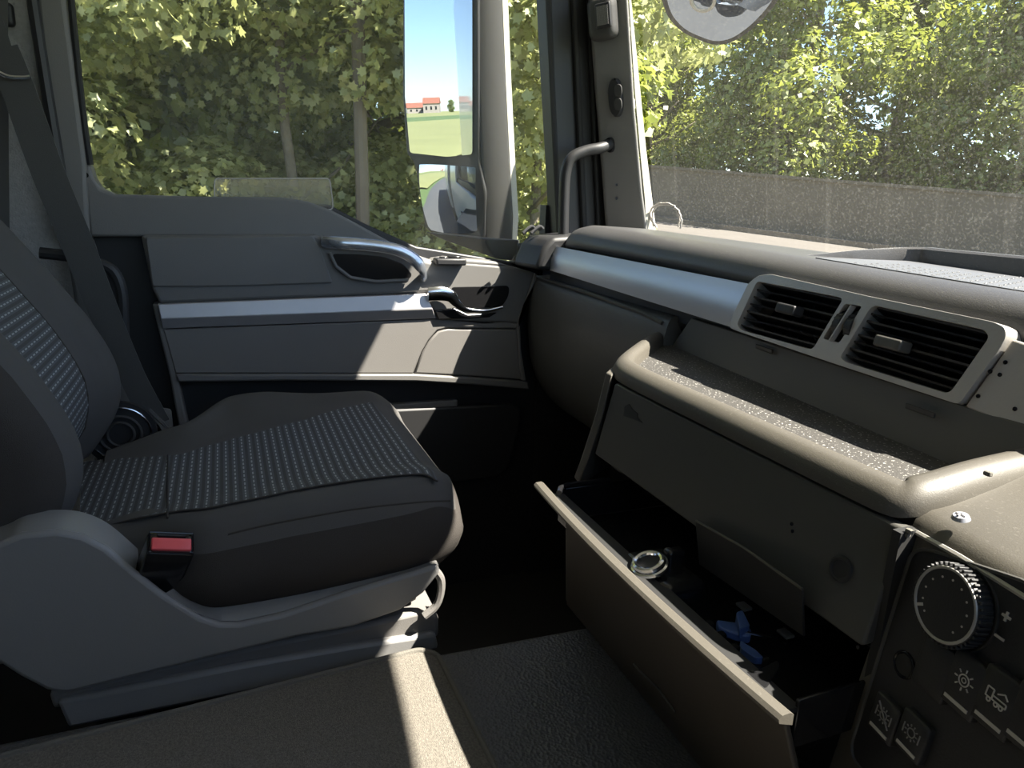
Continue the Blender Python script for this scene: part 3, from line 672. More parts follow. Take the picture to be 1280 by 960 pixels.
# ================================================================== LOWER CABINET
lc = thing('lower_cabinet', 'dark brown low cabinet beneath the open drawer', 'cabinet', (-.6,.6,-.66))
LP0 = Vector((0,.392,-.396)); LN = Vector((0,-1,-.386)).normalized()
def lq(x, z): return Vector((x, .392+.098*(-.396-z)/.254, z))
pa_ = at(716,668,P=LP0,N=LN); pb_ = at(706,775,P=LP0,N=LN); pb_ = pa_+(pb_-pa_)*((-.652-pa_.z)/(pb_.z-pa_.z))
door_f = [lq(pa_.x,-.400), lq(-.362,-.400), lq(-.362,-.652), lq(pb_.x,-.652)]
ldf = G().prism(door_f, (0,.006,0)).build('front_panel', M['cab_brown'], lc, bevel=.002)
G().prism([p+Vector((-.012,.004,0)) for p in (door_f[0],lerp(door_f[0],door_f[1],.02),lerp(door_f[3],door_f[2],.02),door_f[3])], (0,.012,0)).build('front_frame', M['fascia'], lc, bevel=.002)
G().prism([lq(-.804,-.470)+Vector((-.004,.012,0)),Vector((-.86,.70,-.47)),Vector((-.875,.70,-.652)),lq(-.872,-.652)+Vector((0,.012,0))],(.01,0,0)).build('side_panel', M['black'], lc)
def lp(x,y,o=0): return at(x,y,P=door_f[0],N=LN)+LN*o
G().tube([lp(x,y,.001) for x,y in ((793,830),(800,838),(825,862),(845,890))], .0018, 6).build('pull_edge', M['fascia'], ldf)
G().tube([lp(x,y,.001) for x,y in ((788,872),(790,880),(812,908),(835,935))], .0018, 6).build('pull_edge', M['fascia'], ldf)
G().box((-.30,.62,-.66),(.30,.75,-.25)).build('console_block', M['black'], lc, bevel=.004)

# ================================================================== CENTRE CONSOLE
cc = thing('centre_console', 'beige topped centre console with rotary knob and switch panel', 'console', (-.2,.5,-.66))
A3 = at(1139,657,Z=-.250); B3 = at(1285,748,Z=-.250); E3 = A3+(B3-A3)*3.0
D3 = at(1040,950,Y=.478)
CN = (B3-A3).cross(D3-A3).normalized(); CN = CN if CN.dot(A3) < 0 else -CN
cu = (B3-A3).normalized(); cv = CN.cross(cu); cv = cv if cv.z < 0 else -cv
def cp(x,y,o=0): return at(x,y,P=A3,N=CN)+CN*o
dnv = (D3-A3)
ft = []
for p, yb in ((A3,.715),(E3,.715)):
    ft.append(p)
prof_c = lambda p: [p+dnv*1.6, p+dnv*.02, p+Vector((0,.004,.006)), p+Vector((0,.016,.014)), p+Vector((0,.06,.022)), p+Vector((0,.13,.035)), p+Vector((0,.22,.055)), p+Vector((0,.26,-.1)), p+Vector((0,.26,-.42))]
G().loft([prof_c(lerp(A3,E3,k)) for k in np.linspace(0,1,8)]).build('body', M['console'], cc, 'beige dusty sunlit top')
edge = [cp(1137,660,.001),cp(1200,695,.001),cp(1300,757,.001)]
G().tube(edge, .0022, 6).build('edge_bead', M['bezel'], cc)
# gap with crumbs, screw
so = at(1201,648,Z=-.228)
g = G().disc(so, (0,-.2,1), .0068, .003, 20, .0055); g.obox(so+Vector((0,-.0006,.0033)), (.004,0,0), (0,.0009,0), (0,0,.0006)); g.obox(so+Vector((0,-.0006,.0033)), (.0009,0,0), (0,.004,0), (0,0,.0006))
g.build('screw', M['silver'], cc)
# face frame and black panel
fp = [cp(*p,.0012) for p in [(1142,690),(1160,686),(1300,732),(1300,1010),(1090,975),(1068,948),(1066,930)]]
pan = G().prism(fil(fp,.012), -CN*.002).build('switch_panel', M['black'], cc, 'black switch panel', bevel=.001)
g = G(); ff = fil(fp,.012); g.tube([p+CN*.0005 for p in ff], .0016, 6, closed=True); g.build('panel_rim', M['fascia'], pan)
# knob
kc = cp(1200,757)
g = G(); g.disc(kc, CN, .0335, .0015, 40); g.ring(kc+CN*.0015, CN, .033, .0012, 40); g.build('knob_well', M['rubber'], pan)
g = G(); g.disc(kc+CN*.002, CN, .0305, .012, 40, .029)
for k in range(44):
    q_ = 2*math.pi*k/44; d = cu*math.cos(q_)+cv*math.sin(q_); g.obox(kc+CN*.008+d*.0298, d*.0016, CN*.0055, d.cross(CN)*.0011)
kn = g.build('rotary_knob', M['black'], pan, 'round knurled temperature knob', bevel=.0006)
g = G().ring(kc+CN*.014, CN, .0272, .0012, 40); g.build('knob_ring', M['bezel'], kn)
g = G()
for k in range(11):
    q_ = math.radians(-225+k*27); d = cu*math.cos(q_)+cv*math.sin(q_); g.disc(kc+CN*.0138+d*.020, CN, .0009, .0005, 8)
g.build('knob_marks', M['icon'], kn)
d = cu*math.cos(2.6)+cv*math.sin(2.6); G().obox(kc+CN*.0142+d*.023, d*.003, CN*.0004, d.cross(CN)*.0012).build('pointer', M['icon'], kn)
# plus and minus
g = G(); c = cp(1261,771,.002); g.obox(c, cu*.0035, cv*.0009, CN*.0005); g.obox(c, cu*.0009, cv*.0035, CN*.0005); g.build('plus_mark', M['icon'], pan)
g = G(); c = cp(1252,797,.002); g.obox(c, cu*.0038, cv*.0009, CN*.0005); g.build('minus_mark', M['icon'], pan)
def button(x, y, w, h, bar=True, icon=None, m='black'):
    c = cp(x, y)
    b = G().rbox(c+CN*.003, (w,h,.0045), .002, (cu,cv,CN), n=2).build('rocker_button', M[m], pan)
    if bar: G().obox(c+CN*.0077+cv*h*.72, cu*w*.72, cv*.0013, CN*.0005).build('status_bar', M['icon'], b)
    if icon:
        g = G(); t = c+CN*.0077-cv*h*.15
        def seg(a, e, r=.0006): g.tube([t+cu*a[0]+cv*a[1], t+cu*e[0]+cv*e[1]], r, 5)
        if icon == 'sun':
            g.ring(t, CN, .0042, .0006, 20, 5); g.ring(t, CN, .0018, .0005, 12, 5)
            for k in range(8):
                q_ = k*math.pi/4; seg((.0056*math.cos(q_),.0056*math.sin(q_)), (.0082*math.cos(q_),.0082*math.sin(q_)))
        if icon == 'truck':
            for a, e in (((-.008,.003),(-.008,-.004)),((-.008,-.004),(-.003,-.004)),((-.003,-.004),(-.003,.003)),((-.008,.003),(.008,.003)),((-.003,0),(.008,0)),((.008,0),(.008,.003)),((0,-.003),(.005,-.006)),((.005,-.006),(.008,-.003))): seg(a, e)
            for a in (-.005,.001,.005): g.ring(t+cu*a+cv*.0045, CN, .0014, .0006, 12, 5)
        if icon in ('gear','gear_off'):
            g.ring(t, CN, .0035, .0006, 16, 5)
            for k in range(10):
                q_ = k*math.pi/5; seg((.0048*math.cos(q_),.0048*math.sin(q_)), (.0066*math.cos(q_),.0066*math.sin(q_)))
            seg((.008,-.004),(.008,.004)); seg((-.008,-.004),(-.008,.004))
            if icon == 'gear_off': seg((-.008,-.008),(.008,.008), .0008)
        g.build('icon', M['dim_icon'] if icon.startswith('gear') else M['icon'], b)
    return b
c = cp(1132,831,.001); G().disc(c, CN, .0085, .001, 20).build('socket_hole', M['rubber'], pan); G().ring(c, CN, .010, .0015, 24).build('socket_bezel', M['gloss_black'], pan)
button(1176,835,.0155,.0215,False); button(1214,856,.0145,.0215,True,'sun'); button(1255,878,.0145,.0215,True,'truck'); button(1298,902,.0145,.0215,True)
button(1113,898,.0135,.0165,True,'gear_off'); button(1148,920,.0135,.0165,True,'gear')
# crumbs in the gap
for i, (x,y) in enumerate(((1137,664),(1133,668),(1155,643),(1235,592))):
    p = at(x,y,Y=.497 if i < 2 else .53); G().rbox(p, (.003,.0022,.002), .0012, n=1).build('crumb', M['binding'], cc)

# ================================================================== SEAT
seat = thing('passenger_seat', 'dark fabric passenger seat with dashed blue grey inserts and plastic side cover', 'seat', (-1.16,.05,-1.0))
XN, XF = -.905, -1.455
def ch(x, y):      # cushion top height
    u = (x-XN)/(XF-XN); v = (y+.20)/.52
    z = -.418
    z += .014*max(0,(v-.45)/.55) - .055*max(0,(v-.86)/.14)**2       # slight rise then waterfall
    e = abs(u-.5)*2; z += .010*math.exp(-((e-.82)/.14)**2) - .03*max(0,(e-.86)/.14)**2
    z += .020*max(0,min(1,(u-.70)/.2))*math.exp(-((v-.42)/.2)**2)
    z -= .012*max(0, 1-v/.15) + .028*max(0, 1-v/.5)**1.3
    return z
NU, NV = 40, 44
def outline(v):    # near and far edge in plan, front rounded
    r = max(0,(v-.80)/.20); s = .055*(1-math.sqrt(max(0,1-r*r)))
    b = .010*math.sin(math.pi*min(1,v))
    f = XF-b+s*1.1
    q_ = min(1,max(0,(.40-v)/.17)); f += .10*q_*q_*(3-2*q_)         # far rear is narrower (belt side)
    w_ = min(1,max(0,(.34-v)/.2)); return XN+b-s-.045*w_*w_*(3-2*w_), f
top = []; ring_lo = []
grid_ = []
for j in range(NV+1):
    v = j/NV; y = -.21+.515*v; a, b = outline(v); row = []
    for i in range(NU+1):
        u = i/NU; x = a+(b-a)*u; row.append(Vector((x,y,ch(a*0+XN+(XF-XN)*u,y))))
    grid_.append(row)
g = G(); g.grid(grid_)
# skirts: rounded sides down to the underside
def skirt(edge, outn):
    rs = []
    for p in edge:
        n_ = outn(p); pts_ = []
        for k in range(1,9):
            t = k/8; pts_.append(p+n_*(.016*math.sin(math.pi*min(1,t*1.05)))+Vector((0,0,-(.125)*t)))
        rs.append([p]+pts_)
    return rs
bd = [grid_[j][0] for j in range(NV+1)] + [grid_[NV][i] for i in range(1,NU+1)] + [grid_[j][NU] for j in range(NV-1,-1,-1)] + [grid_[0][i] for i in range(NU-1,0,-1)]
cen = Vector((-1.165,.05,0))
nb = len(bd); rings = [[] for _ in range(9)]
for k, p in enumerate(bd):
    a = bd[k-1]; b = bd[(k+1) % nb]; t = (b-a); n_ = Vector((t.y,-t.x,0)).normalized()
    if n_.dot(p-cen) < 0: n_ = -n_
    for m_ in range(9):
        t_ = m_/8; rings[m_].append(Vector((p.x,p.y,p.z*(1-t_)+(-.545)*t_))+n_*(.016*math.sin(math.pi*t_)-.018*t_*t_))
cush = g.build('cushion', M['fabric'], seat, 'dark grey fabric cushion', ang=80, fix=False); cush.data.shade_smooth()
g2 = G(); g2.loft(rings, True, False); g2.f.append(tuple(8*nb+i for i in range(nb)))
g2.build('cushion_side', M['fabric_side'], seat, 'cushion side with shade put into its darker colour', ang=70)  # darker than the top: shade from the console is put into the colour
# insert: its edges are curves on the cushion top
def hit(x, y):
    d = ray(x, y); t = -.40/d.z
    for _ in range(30): p = d*t; t = ch(max(XF,min(XN,p.x)), max(-.21,min(.32,p.y)))/d.z
    return d*t
nearc = spl([hit(x,y) for x,y in ((100,668),(119,664),(210,658),(305,636),(427,605),(518,595),(548,601))],6)
for p in nearc:
    w_ = min(1,max(0,(.02-p.y)/.12)); p.x = min(p.x, -.930-.030*w_*w_*(3-2*w_)); p.z = ch(p.x, p.y)
farc = spl([hit(x,y) for x,y in ((100,573),(119,573),(210,571),(262,558),(366,530),(430,511),(466,504))],6)
ig = []; iu = []
for a_, b_ in zip(nearc, farc):
    row = []; ru = []
    for i in range(25):
        p = lerp(a_,b_,i/24); row.append(Vector((p.x,p.y,ch(p.x,p.y)+.0022))); ru.append((p.y,p.x))
    ig.append(row); iu.append(ru)
G().grid(ig, iu).build('cushion_insert', M['dash_fabric'], seat, 'blue grey insert with pale dashes', fix=False)
# seams
def onc(x,y,o=.002): return Vector((x,y,ch(x,y)+o))
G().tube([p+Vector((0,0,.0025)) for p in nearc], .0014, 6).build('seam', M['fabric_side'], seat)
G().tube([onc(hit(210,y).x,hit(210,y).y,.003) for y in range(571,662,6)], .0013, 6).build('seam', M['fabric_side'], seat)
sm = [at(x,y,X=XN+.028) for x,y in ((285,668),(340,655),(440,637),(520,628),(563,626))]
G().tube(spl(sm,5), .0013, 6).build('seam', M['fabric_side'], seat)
# backrest: horizontal rings following the leaning bolster line
XB = -1.19
def Yb(z): return float(np.interp(z, [-.48,-.44,-.40,-.36,-.32,-.28,-.225,-.14,-.06,.05,.18,.34], [-.245,-.215,-.190,-.180,-.182,-.195,-.222,-.276,-.332,-.40,-.47,-.545]))
def recess(cx, z):
    t = min(1,max(0,(abs(cx)-.42)/.36)); t = t*t*(3-2*t); return .052*(1-t)
def hw(z): return .258-.02*max(0,(z-.05)/.3)-.03*max(0,(-.40-z)/.08)
def bring(z):
    out = []
    for k in range(64):
        q_ = 2*math.pi*k/64; cx = math.copysign(abs(math.cos(q_))**.5, math.cos(q_)); cy = math.copysign(abs(math.sin(q_))**.6, math.sin(q_))
        y = cy*.085
        if y > 0: y -= recess(cx,z)*min(1,abs(cy)*1.3)
        out.append(Vector((XB+cx*hw(z), Yb(z)-.080+y, z)))
    return out
zs = np.linspace(-.47,.36,42); rings = [bring(float(z)) for z in zs]
c0 = sum(rings[0], Vector())/64; c1 = sum(rings[-1], Vector())/64
rings = [[lerp(c0+Vector((0,0,-.012)),p,.8) for p in rings[0]]]+rings+[[lerp(c1+Vector((0,-.02,.04)),p,.7) for p in rings[-1]]]
G().loft(rings).build('backrest', M['fabric'], seat, 'dark backrest with side bolsters', ang=80)
bi = []; bu = []; L = 0; pz = None
for z in np.linspace(-.455,.34,44):
    row = []; ru = []; z = float(z)
    L += 0 if pz is None else math.hypot(z-pz, Yb(z)-Yb(pz)); pz = z
    for i in range(21):
        cx = -.43+.86*i/20; q_ = math.acos(math.copysign(abs(cx)**2, cx)); cy = abs(math.sin(q_))**.6
        y = cy*.085-recess(cx,z)*min(1,cy*1.3)+.003
        row.append(Vector((XB+cx*hw(z), Yb(z)-.080+y, z+.001))); ru.append((L,cx*hw(z)))
    bi.append(row); bu.append(ru)
G().grid(bi, bu).build('backrest_insert', M['dash_fabric'], seat, 'blue grey backrest insert with pale dashes', fix=False)
for cx in (-.435,.435):
    P = []
    for z in np.linspace(-.455,.34,30):
        q_ = math.acos(math.copysign(abs(cx)**2, cx)); cy = abs(math.sin(q_))**.6; z = float(z)
        P.append(Vector((XB+cx*hw(z), Yb(z)-.080+cy*.085-recess(cx,z)*min(1,cy*1.3)+.003, z)))
    G().tube(P, .0018, 6).build('back_seam', M['fabric_side'], seat)
P = [Vector((XB+.97*hw(float(z)), Yb(float(z))-.080+.03, float(z)))+Vector((.003,0,0)) for z in np.linspace(-.44,.34,30)]
G().tube(P, .0016, 6).build('back_seam', M['fabric_side'], seat)
pt = []
for z in np.linspace(-.445,.33,40):
    z = float(z); row = []
    for q_ in np.linspace(-1.35,.62,16):
        cx = abs(math.cos(q_))**.5; cy = math.copysign(abs(math.sin(q_))**.6, math.sin(q_)); y = cy*.085
        if y > 0: y -= recess(cx,z)*min(1,abs(cy)*1.3)
        row.append(Vector((XB+cx*hw(z)+.0018, Yb(z)-.080+y+.0012*max(0,cy), z)))
    pt.append(row)
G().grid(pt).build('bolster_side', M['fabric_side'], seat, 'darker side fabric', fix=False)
# recliner discs on the far side
rc = at(152,540,X=-1.42)
g = G(); g.disc(rc, nx, .060, .012, 36); g.build('recliner_plate', M['black'], seat)
g = G(); g.ring(rc+nx*.012, nx, .050, .0022, 36); g.build('recliner_ring', M['chrome'], seat)
g = G(); g.ring(rc+nx*.014, nx, .034, .003, 30); g.ring(rc+nx*.014, nx, .022, .003, 30); g.build('recliner_spring', M['mirror_grey'], seat)
# side cover on the near side
XC = -.885
face = [(-30,690),(0,679),(25,668),(71,664),(104,670),(133,685),(167,714),(204,743),(250,772),(275,780),(300,780),(354,768),(440,739),(530,712),(548,706),(551,716),(530,742),(500,764),(440,785),(371,797),(267,822),(167,847),(83,868),(58,864),(25,847),(-30,812)]
fpts = px(face, X=XC)
g = G().prism(fpts, (-.012,0,0)); g.build('side_cover', M['cover'], seat, 'blue grey plastic side cover', bevel=.006, seg=3)
# inward shelf of the cover: hump and rail
hump_o = px([(-30,690),(0,679),(25,668),(71,664),(104,670),(133,685),(167,714)], X=XC-.006)
hump_i = [p+Vector((-.052,0,.004)) for p in hump_o]
G().grid([spl(hump_o,4), spl([lerp(a_,b_,.6)+Vector((0,0,.004)) for a_,b_ in zip(hump_o,hump_i)],4), spl(hump_i,4)], thick=(0,0,-.012)).build('cover_hump', M['cover'], seat, ang=60)
rail_o = px([(204,743),(250,772),(275,780),(300,780),(354,768),(440,739),(530,712),(548,706)], X=XC-.006)
rail_i = px([(225,731),(254,751),(267,752),(300,748),(354,737),(440,718),(530,700),(545,700)], X=XC-.034)
G().grid([spl(rail_o,4), spl([lerp(a_,b_,.5) for a_,b_ in zip(rail_o,rail_i)],4), spl(rail_i,4)], thick=(0,0,-.012)).build('cover_rail', M['cover'], seat, ang=60)
# frame pan under the cushion
G().box((-1.40,-.20,-.60),(-.93,.24,-.545)).build('seat_pan', M['black'], seat, bevel=.01)
# lever at the front
lvp = [at(x,y,X=-.90) for x,y in ((530,770),(545,757),(551,740),(551,724),(545,714))]
G().tube(spl(lvp,5), .006, 8).build('tilt_lever', M['door_grey'], seat)
# pedestal with its upper skirt
up = px([(60,868),(300,812),(440,785),(525,765),(549,770),(549,797),(440,815),(300,838),(66,888)], X=-.915)
G().prism(up, (-.40,0,0)).build('upper_skirt', M['door_grey'], seat, bevel=.006)
lo_ = px([(70,878),(300,832),(440,808),(545,792),(549,812),(440,840),(300,868),(85,912)], X=-.905)
G().prism(lo_, (-.42,0,0)).build('lower_skirt', M['cover'], seat, bevel=.006)
G().box((-1.36,-.20,-1.03),(-.935,.20,-.66)).build('pedestal', M['rubber'], seat, bevel=.01)

# belt buckle
bk = thing('belt_buckle', 'black seat belt buckle with red release button beside the cushion', 'buckle', at(200,735,X=-.905))
tc_ = at(214,679,X=-.886); bc_ = at(190,742,X=-.938); ax3 = (tc_-bc_).normalized(); ax1 = Vector((0,1,0)); ax1 = (ax1-ax3*ax1.dot(ax3)).normalized(); ax2 = ax3.cross(ax1)
bl_ = (tc_-bc_).length; SG = 1 if ax2.x > 0 else -1
G().rbox((tc_+bc_)/2, (.027,.0165,bl_/2), .005, (ax1,ax2,ax3)).build('body', M['gloss_black'], bk)
G().rbox(tc_+ax3*.0006+ax2*SG*.003, (.0225,.0085,.0035), .0018, (ax1,ax2,ax3), n=2).build('release_button', M['red'], bk, 'red release button')
G().obox(tc_+ax3*.002-ax2*SG*.0095, ax1*.016, ax2*.0016, ax3*.0016).build('tongue_slot', M['rubber'], bk)
g = G(); g.tube([tc_+ax1*a+ax2*b+ax3*.001 for a,b in ((-.025,-.0145),(.025,-.0145),(.025,.0145),(-.025,.0145))], .0012, 6, closed=True); g.build('rim', M['gloss_black'], bk)
G().obox(bc_-ax3*.03, ax1*.012, ax2*.004, ax3*.04).build('stalk', M['black'], bk, bevel=.002)

# ================================================================== SEAT BELT
belt = thing('seat_belt', 'grey black seat belt running down past the passenger seat back', 'seat belt', at(205,545,X=-1.50))
def ribbon(pts, w, name, m, tw=None):
    P = spl(pts, 6); rs = []
    for i, p in enumerate(P):
        t = (P[min(i+1,len(P)-1)]-P[max(0,i-1)]).normalized(); vd = p.normalized(); s = t.cross(vd).normalized()
        s = (s*.94 + Vector((.34,0,0))); s = (s - t*s.dot(t)).normalized(); n_ = t.cross(s); ww = w if not isinstance(w,(list,tuple)) else float(np.interp(i/(len(P)-1), np.linspace(0,1,len(w)), w))
        rs.append([p-s*ww-n_*.0008, p+s*ww-n_*.0008, p+s*ww+n_*.0008, p-s*ww+n_*.0008])
    return G().loft(rs).build(name, m, belt)
b_ = [at(x,y,X=X) for x,y,X in ((2,60,-1.535),(22,110,-1.53),(60,215,-1.52),(95,300,-1.515),(130,390,-1.51),(165,470,-1.505),(196,530,-1.50))]
ribbon(b_, [.026,.027,.028,.028,.027,.024,.026], 'webbing', M['belt'])
ribbon([at(x,y,X=-1.575) for x,y in ((0,-40),(0,60),(1,150),(2,260),(4,330))], .012, 'rear_webbing', M['belt'])
ribbon([at(x,y,X=-1.56) for x,y in ((-14,20),(2,70),(18,118))], .020, 'upper_webbing', M['belt'])
g = G().tube(spl([at(x,y,X=-1.52) for x,y in ((-10,86),(0,91),(12,96),(28,97),(38,96))],4), .0038, 8); g.build('guide_loop', M['chrome'], belt)
g = G().rbox(at(5,18,X=-1.62), (.01,.016,.02), .008); g.build('upper_anchor', M['black'], belt)
g = G().disc(at(5,18,X=-1.605), nx, .006, .004, 12); g.build('anchor_bolt', M['satin'], belt)
# crumpled lower end and tongue
lo3 = [at(x,y,X=X) for x,y,X in ((183,508,-1.50),(214,512,-1.51),(217,542,-1.49),(204,541,-1.475),(196,528,-1.48),(186,530,-1.50))]
G().prism(fil(lo3,.006), (-.006,0,0)).build('folded_end', M['belt'], belt, bevel=.002)
G().rbox(at(200,543,X=-1.50), (.012,.016,.012), .006).build('anchor_plate', M['gloss_black'], belt)
G().tube([at(x,y,X=-1.49) for x,y in ((186,512),(196,522),(206,532),(214,541))], .004, 6).build('fold', M['belt'], belt)
# grab bar behind the seat
g = G().tube(spl([at(x,y,X=-1.56) for x,y in ((50,316),(90,321),(125,330),(143,341),(152,365),(154,400),(156,470))],5), .011, 10)
g.build('rear_bar', M['black'], None, 'black bent bar behind the seat belt', 'bar')

# ================================================================== TUNNEL AND MATS
ZT = -.652
tun = [(-.878,-.95),(-.878,.20),(-.868,.50),(-.85,.62),(.40,.62),(.40,-.95)]
G().prism([(x,y,ZT) for x,y in tun], (0,0,-.36)).build('engine_tunnel', M['vinyl'], None, 'raised centre tunnel covered in grained black vinyl', 'tunnel cover', bevel=.012, seg=3)
mc = [at(x,y,Z=ZT+.012) for x,y in ((0,946),(525,812))]
e0, e1 = mc; dirm = (e0-e1).normalized()
far_l = e0+dirm*.6
c1_ = at(547,818,Z=ZT+.012); c2_ = at(620,962,Z=ZT+.012); c3_ = c2_+(c2_-c1_).normalized()*.5
mat_poly = [far_l, e1, lerp(e1,c1_,.5)+(lerp(e1,c1_,.5)-Vector((-.7,0,ZT))).normalized()*.002, c1_, c3_, Vector((c3_.x,far_l.y,ZT+.012))]
mt = thing('carpet_mat', 'grey brown carpet mat with stitched edge on the centre tunnel', 'mat', (-.6,-.1,ZT))
G().prism(fil(mat_poly,[0,.01,.008,.01,0,0]), (0,0,-.011)).build('pile', M['carpet'], mt, bevel=.003)
g = G(); g.tube([far_l,lerp(far_l,e1,.5)]+fil([far_l,e1,c1_,c3_],[0,.012,.012,0])[1:-1]+[lerp(c1_,c3_,.5),c3_], .0042, 8); g.build('bound_edge', M['binding'], mt)

# ================================================================== OUTSIDE MIRRORS
Pm = at(552,135,D=1.92)
din = Pm.normalized(); rout = Vector((-.006,-1,.0)).normalized(); MN = (rout-din).normalized()
mirror = thing('wing_mirror', 'large wing mirror outside the passenger window with two glasses', 'mirror', at(620,320,D=1.95))
def mp(x,y,o=0,P=Pm,N=MN): return at(x,y,P=P,N=N)+N*o
gl1 = fil([mp(507,-120,.006),mp(592,-120,.006),mp(592,193,.006),mp(560,196,.006),mp(514,191,.006),mp(508,120,.006)], .010)
G().prism(gl1, -MN*.003).build('main_glass', M['mirror'], mirror, 'tall flat mirror glass', smooth=False)
# convex lower glass
cx_, cy_ = 565, 247
q4 = [(524,203),(598,207),(600,292),(537,288)]
uu = (mp(598,250)-mp(528,250)).normalized(); vv = MN.cross(uu)
N2 = (MN*1.0+uu*.0+Vector((0,0,-.13))).normalized(); P2 = mp(564,248,.004)
def mp2(x,y,o=0): return at(x,y,P=P2,N=N2)+N2*o
tl,tr,br,bl = [mp2(*p) for p in q4]; rows = []
for i in range(15):
    row = []
    for j in range(13):
        s,t = j/12,i/14
        # squircle-ish soft corners
        a_,b_ = 2*s-1, 2*t-1; k = 1-.05*(a_*a_*b_*b_)
        s,t = (a_*k+1)/2,(b_*k+1)/2
        p = lerp(lerp(tl,tr,s),lerp(bl,br,s),t); row.append(p+N2*((.022*(1-.55*a_*a_-.45*b_*b_)+.006)))
    rows.append(row)
G().grid(rows).build('wide_angle_glass', M['mirror'], mirror, 'convex lower mirror glass', fix=False, ang=180)
# black carrier behind both glasses
car = fil([mp(503,-130,.001),mp(597,-130,.001),mp(599,200,.001),mp(607,240,.001),mp(606,298,.001),mp(545,296,.001),mp(531,285,.001),mp(518,205,.001),mp(508,192,.001),mp(503,120,.001)], .012)
G().prism(car, -MN*.03).build('carrier', M['black'], mirror, bevel=.006, seg=3)
# housing: inner side panel, white front shell, tapered foot
back1 = -MN*.012
def hs_(x0,x1,y,o): return [mp(x0,y,-.02), mp(x1,y,.0+o)]
rows = []
for y, xa, xb, xc in ((-130,594,626,634),(0,594,628,635),(100,597,632,639),(200,602,637,644),(270,606,641,648),(305,606,640,646)):
    a_ = mp(xa,y,-.004); b_ = at(xb,y,D=a_.dot(R3@Vector((0,0,1)))+.015); c_ = at(xc,y,D=a_.dot(R3@Vector((0,0,1)))+.06)
    dd = Vector((-.16,.10,0)); rows.append([a_, lerp(a_,b_,.5)+Vector((.01,-.006,0)), b_, c_, c_*1.05, a_*1.07, a_*1.05+Vector((-.06,-.06,0))])
G().loft([[r[0],r[1],r[2],r[2]*1.03,r[5],r[6]] for r in rows]).build('housing', M['mirror_grey'], mirror, 'dark grey housing', bevel=.004)
G().loft([[r[2],r[3],r[4],r[4]+Vector((-.10,-.02,0)),r[2]*1.03] for r in rows]).build('front_shell', M['cream'], mirror, 'cream white front shell', bevel=.003)
ft_ = [[at(x,y,D=D) for x,y,D in q_] for q_ in (
    [(532,290,1.87),(606,299,1.84),(648,300,1.86),(650,300,1.98),(560,292,2.02)],
    [(555,300,1.88),(612,312,1.85),(646,316,1.86),(648,316,1.95),(575,302,1.98)],
    [(590,312,1.88),(620,324,1.86),(640,326,1.87),(642,326,1.92),(600,314,1.94)])]
G().loft(ft_).build('foot', M['black'], mirror, bevel=.003)
G().tube([at(640,318,D=1.9), Vector((-1.70,.80,-.12))], .025, 10).build('arm', M['black'], mirror)

# front mirror hung outside the windscreen top
fm = thing('front_mirror', 'rounded front mirror hanging outside the top of the windscreen', 'mirror', at(900,20,Y=1.25))
FP = at(900,10,Y=1.22); FNm = (Vector((0,0,0))-FP).normalized()*.6+Vector((.05,-.3,-.75)); FNm.normalize()
def fq_(x,y,o=0): return at(x,y,P=FP,N=FNm)+FNm*o
ol = spl([fq_(x,y) for x,y in ((826,-20),(828,2),(836,22),(852,39),(874,50),(895,56),(916,52),(938,38),(957,20),(974,-2),(984,-30),(960,-80),(900,-95),(850,-80))],4,closed=True)
cc_ = sum(ol,Vector())/len(ol)
G().loft([ol,[lerp(cc_,p,1.0)-FNm*.03 for p in ol],[lerp(cc_,p,.8)-FNm*.09 for p in ol],[lerp(cc_,p,.4)-FNm*.12 for p in ol]]).build('housing', M['mirror_grey'], fm)
ig_ = [lerp(cc_,p,.90)+FNm*.002 for p in ol]
G().loft([ig_]+[[lerp(cc_,p,.90*s)+FNm*(.002+.012*(1-s*s)) for p in ol] for s in (.8,.6,.4,.2,.01)], caps=False).build('glass', M['mirror'], fm, 'curved mirror glass', ang=180)
G().ring(fq_(880,-4,.012), FNm, .03, .005, 32).build('adjuster_ring', M['bezel'], fm)
G().tube([cc_-FNm*.10, cc_+Vector((.0,-.05,.45))], .015, 8).build('arm', M['black'], fm)

# ================================================================== TRUCK OUTSIDE (seen in the mirrors)
tk = thing('truck_body', 'white truck cab flank and box body seen in the wing mirror', 'truck body', (-1.75,-3,-2.4))
G().prism([(-1.70,-1.1,-1.6),(-1.70,.95,-1.6),(-1.70,1.0,-.30),(-1.70,.60,-.22),(-1.70,.24,-.10),(-1.70,-.28,-.08),(-1.70,-.28,1.2),(-1.70,-1.1,1.3)], (-.03,0,0)).build('cab_side', M['white_paint'], tk, bevel=.01)
G().obox((-1.745,-.02,-.45),(.01,0,0),(0,.09,0),(0,0,.018)).build('door_handle', M['black'], tk, bevel=.005)
G().box((-1.69,-1.95,-1.3),(-1.60,-1.10,1.5)).build('side_deflector', M['mirror_grey'], tk, bevel=.02)
G().box((-1.76,-9.0,-1.2),(.75,-2.0,1.6)).build('box_body', M['white_paint'], tk, bevel=.02)
G().box((-1.70,-9.0,-2.0),(.7,-2.2,-1.25)).build('side_skirt', M['mirror_grey'], tk, bevel=.02)
for y in (.9,-3.0,-7.2):
    G().disc((-1.72,y,-1.92), nx, .48, .3, 28).build('wheel', M['rubber'], tk)

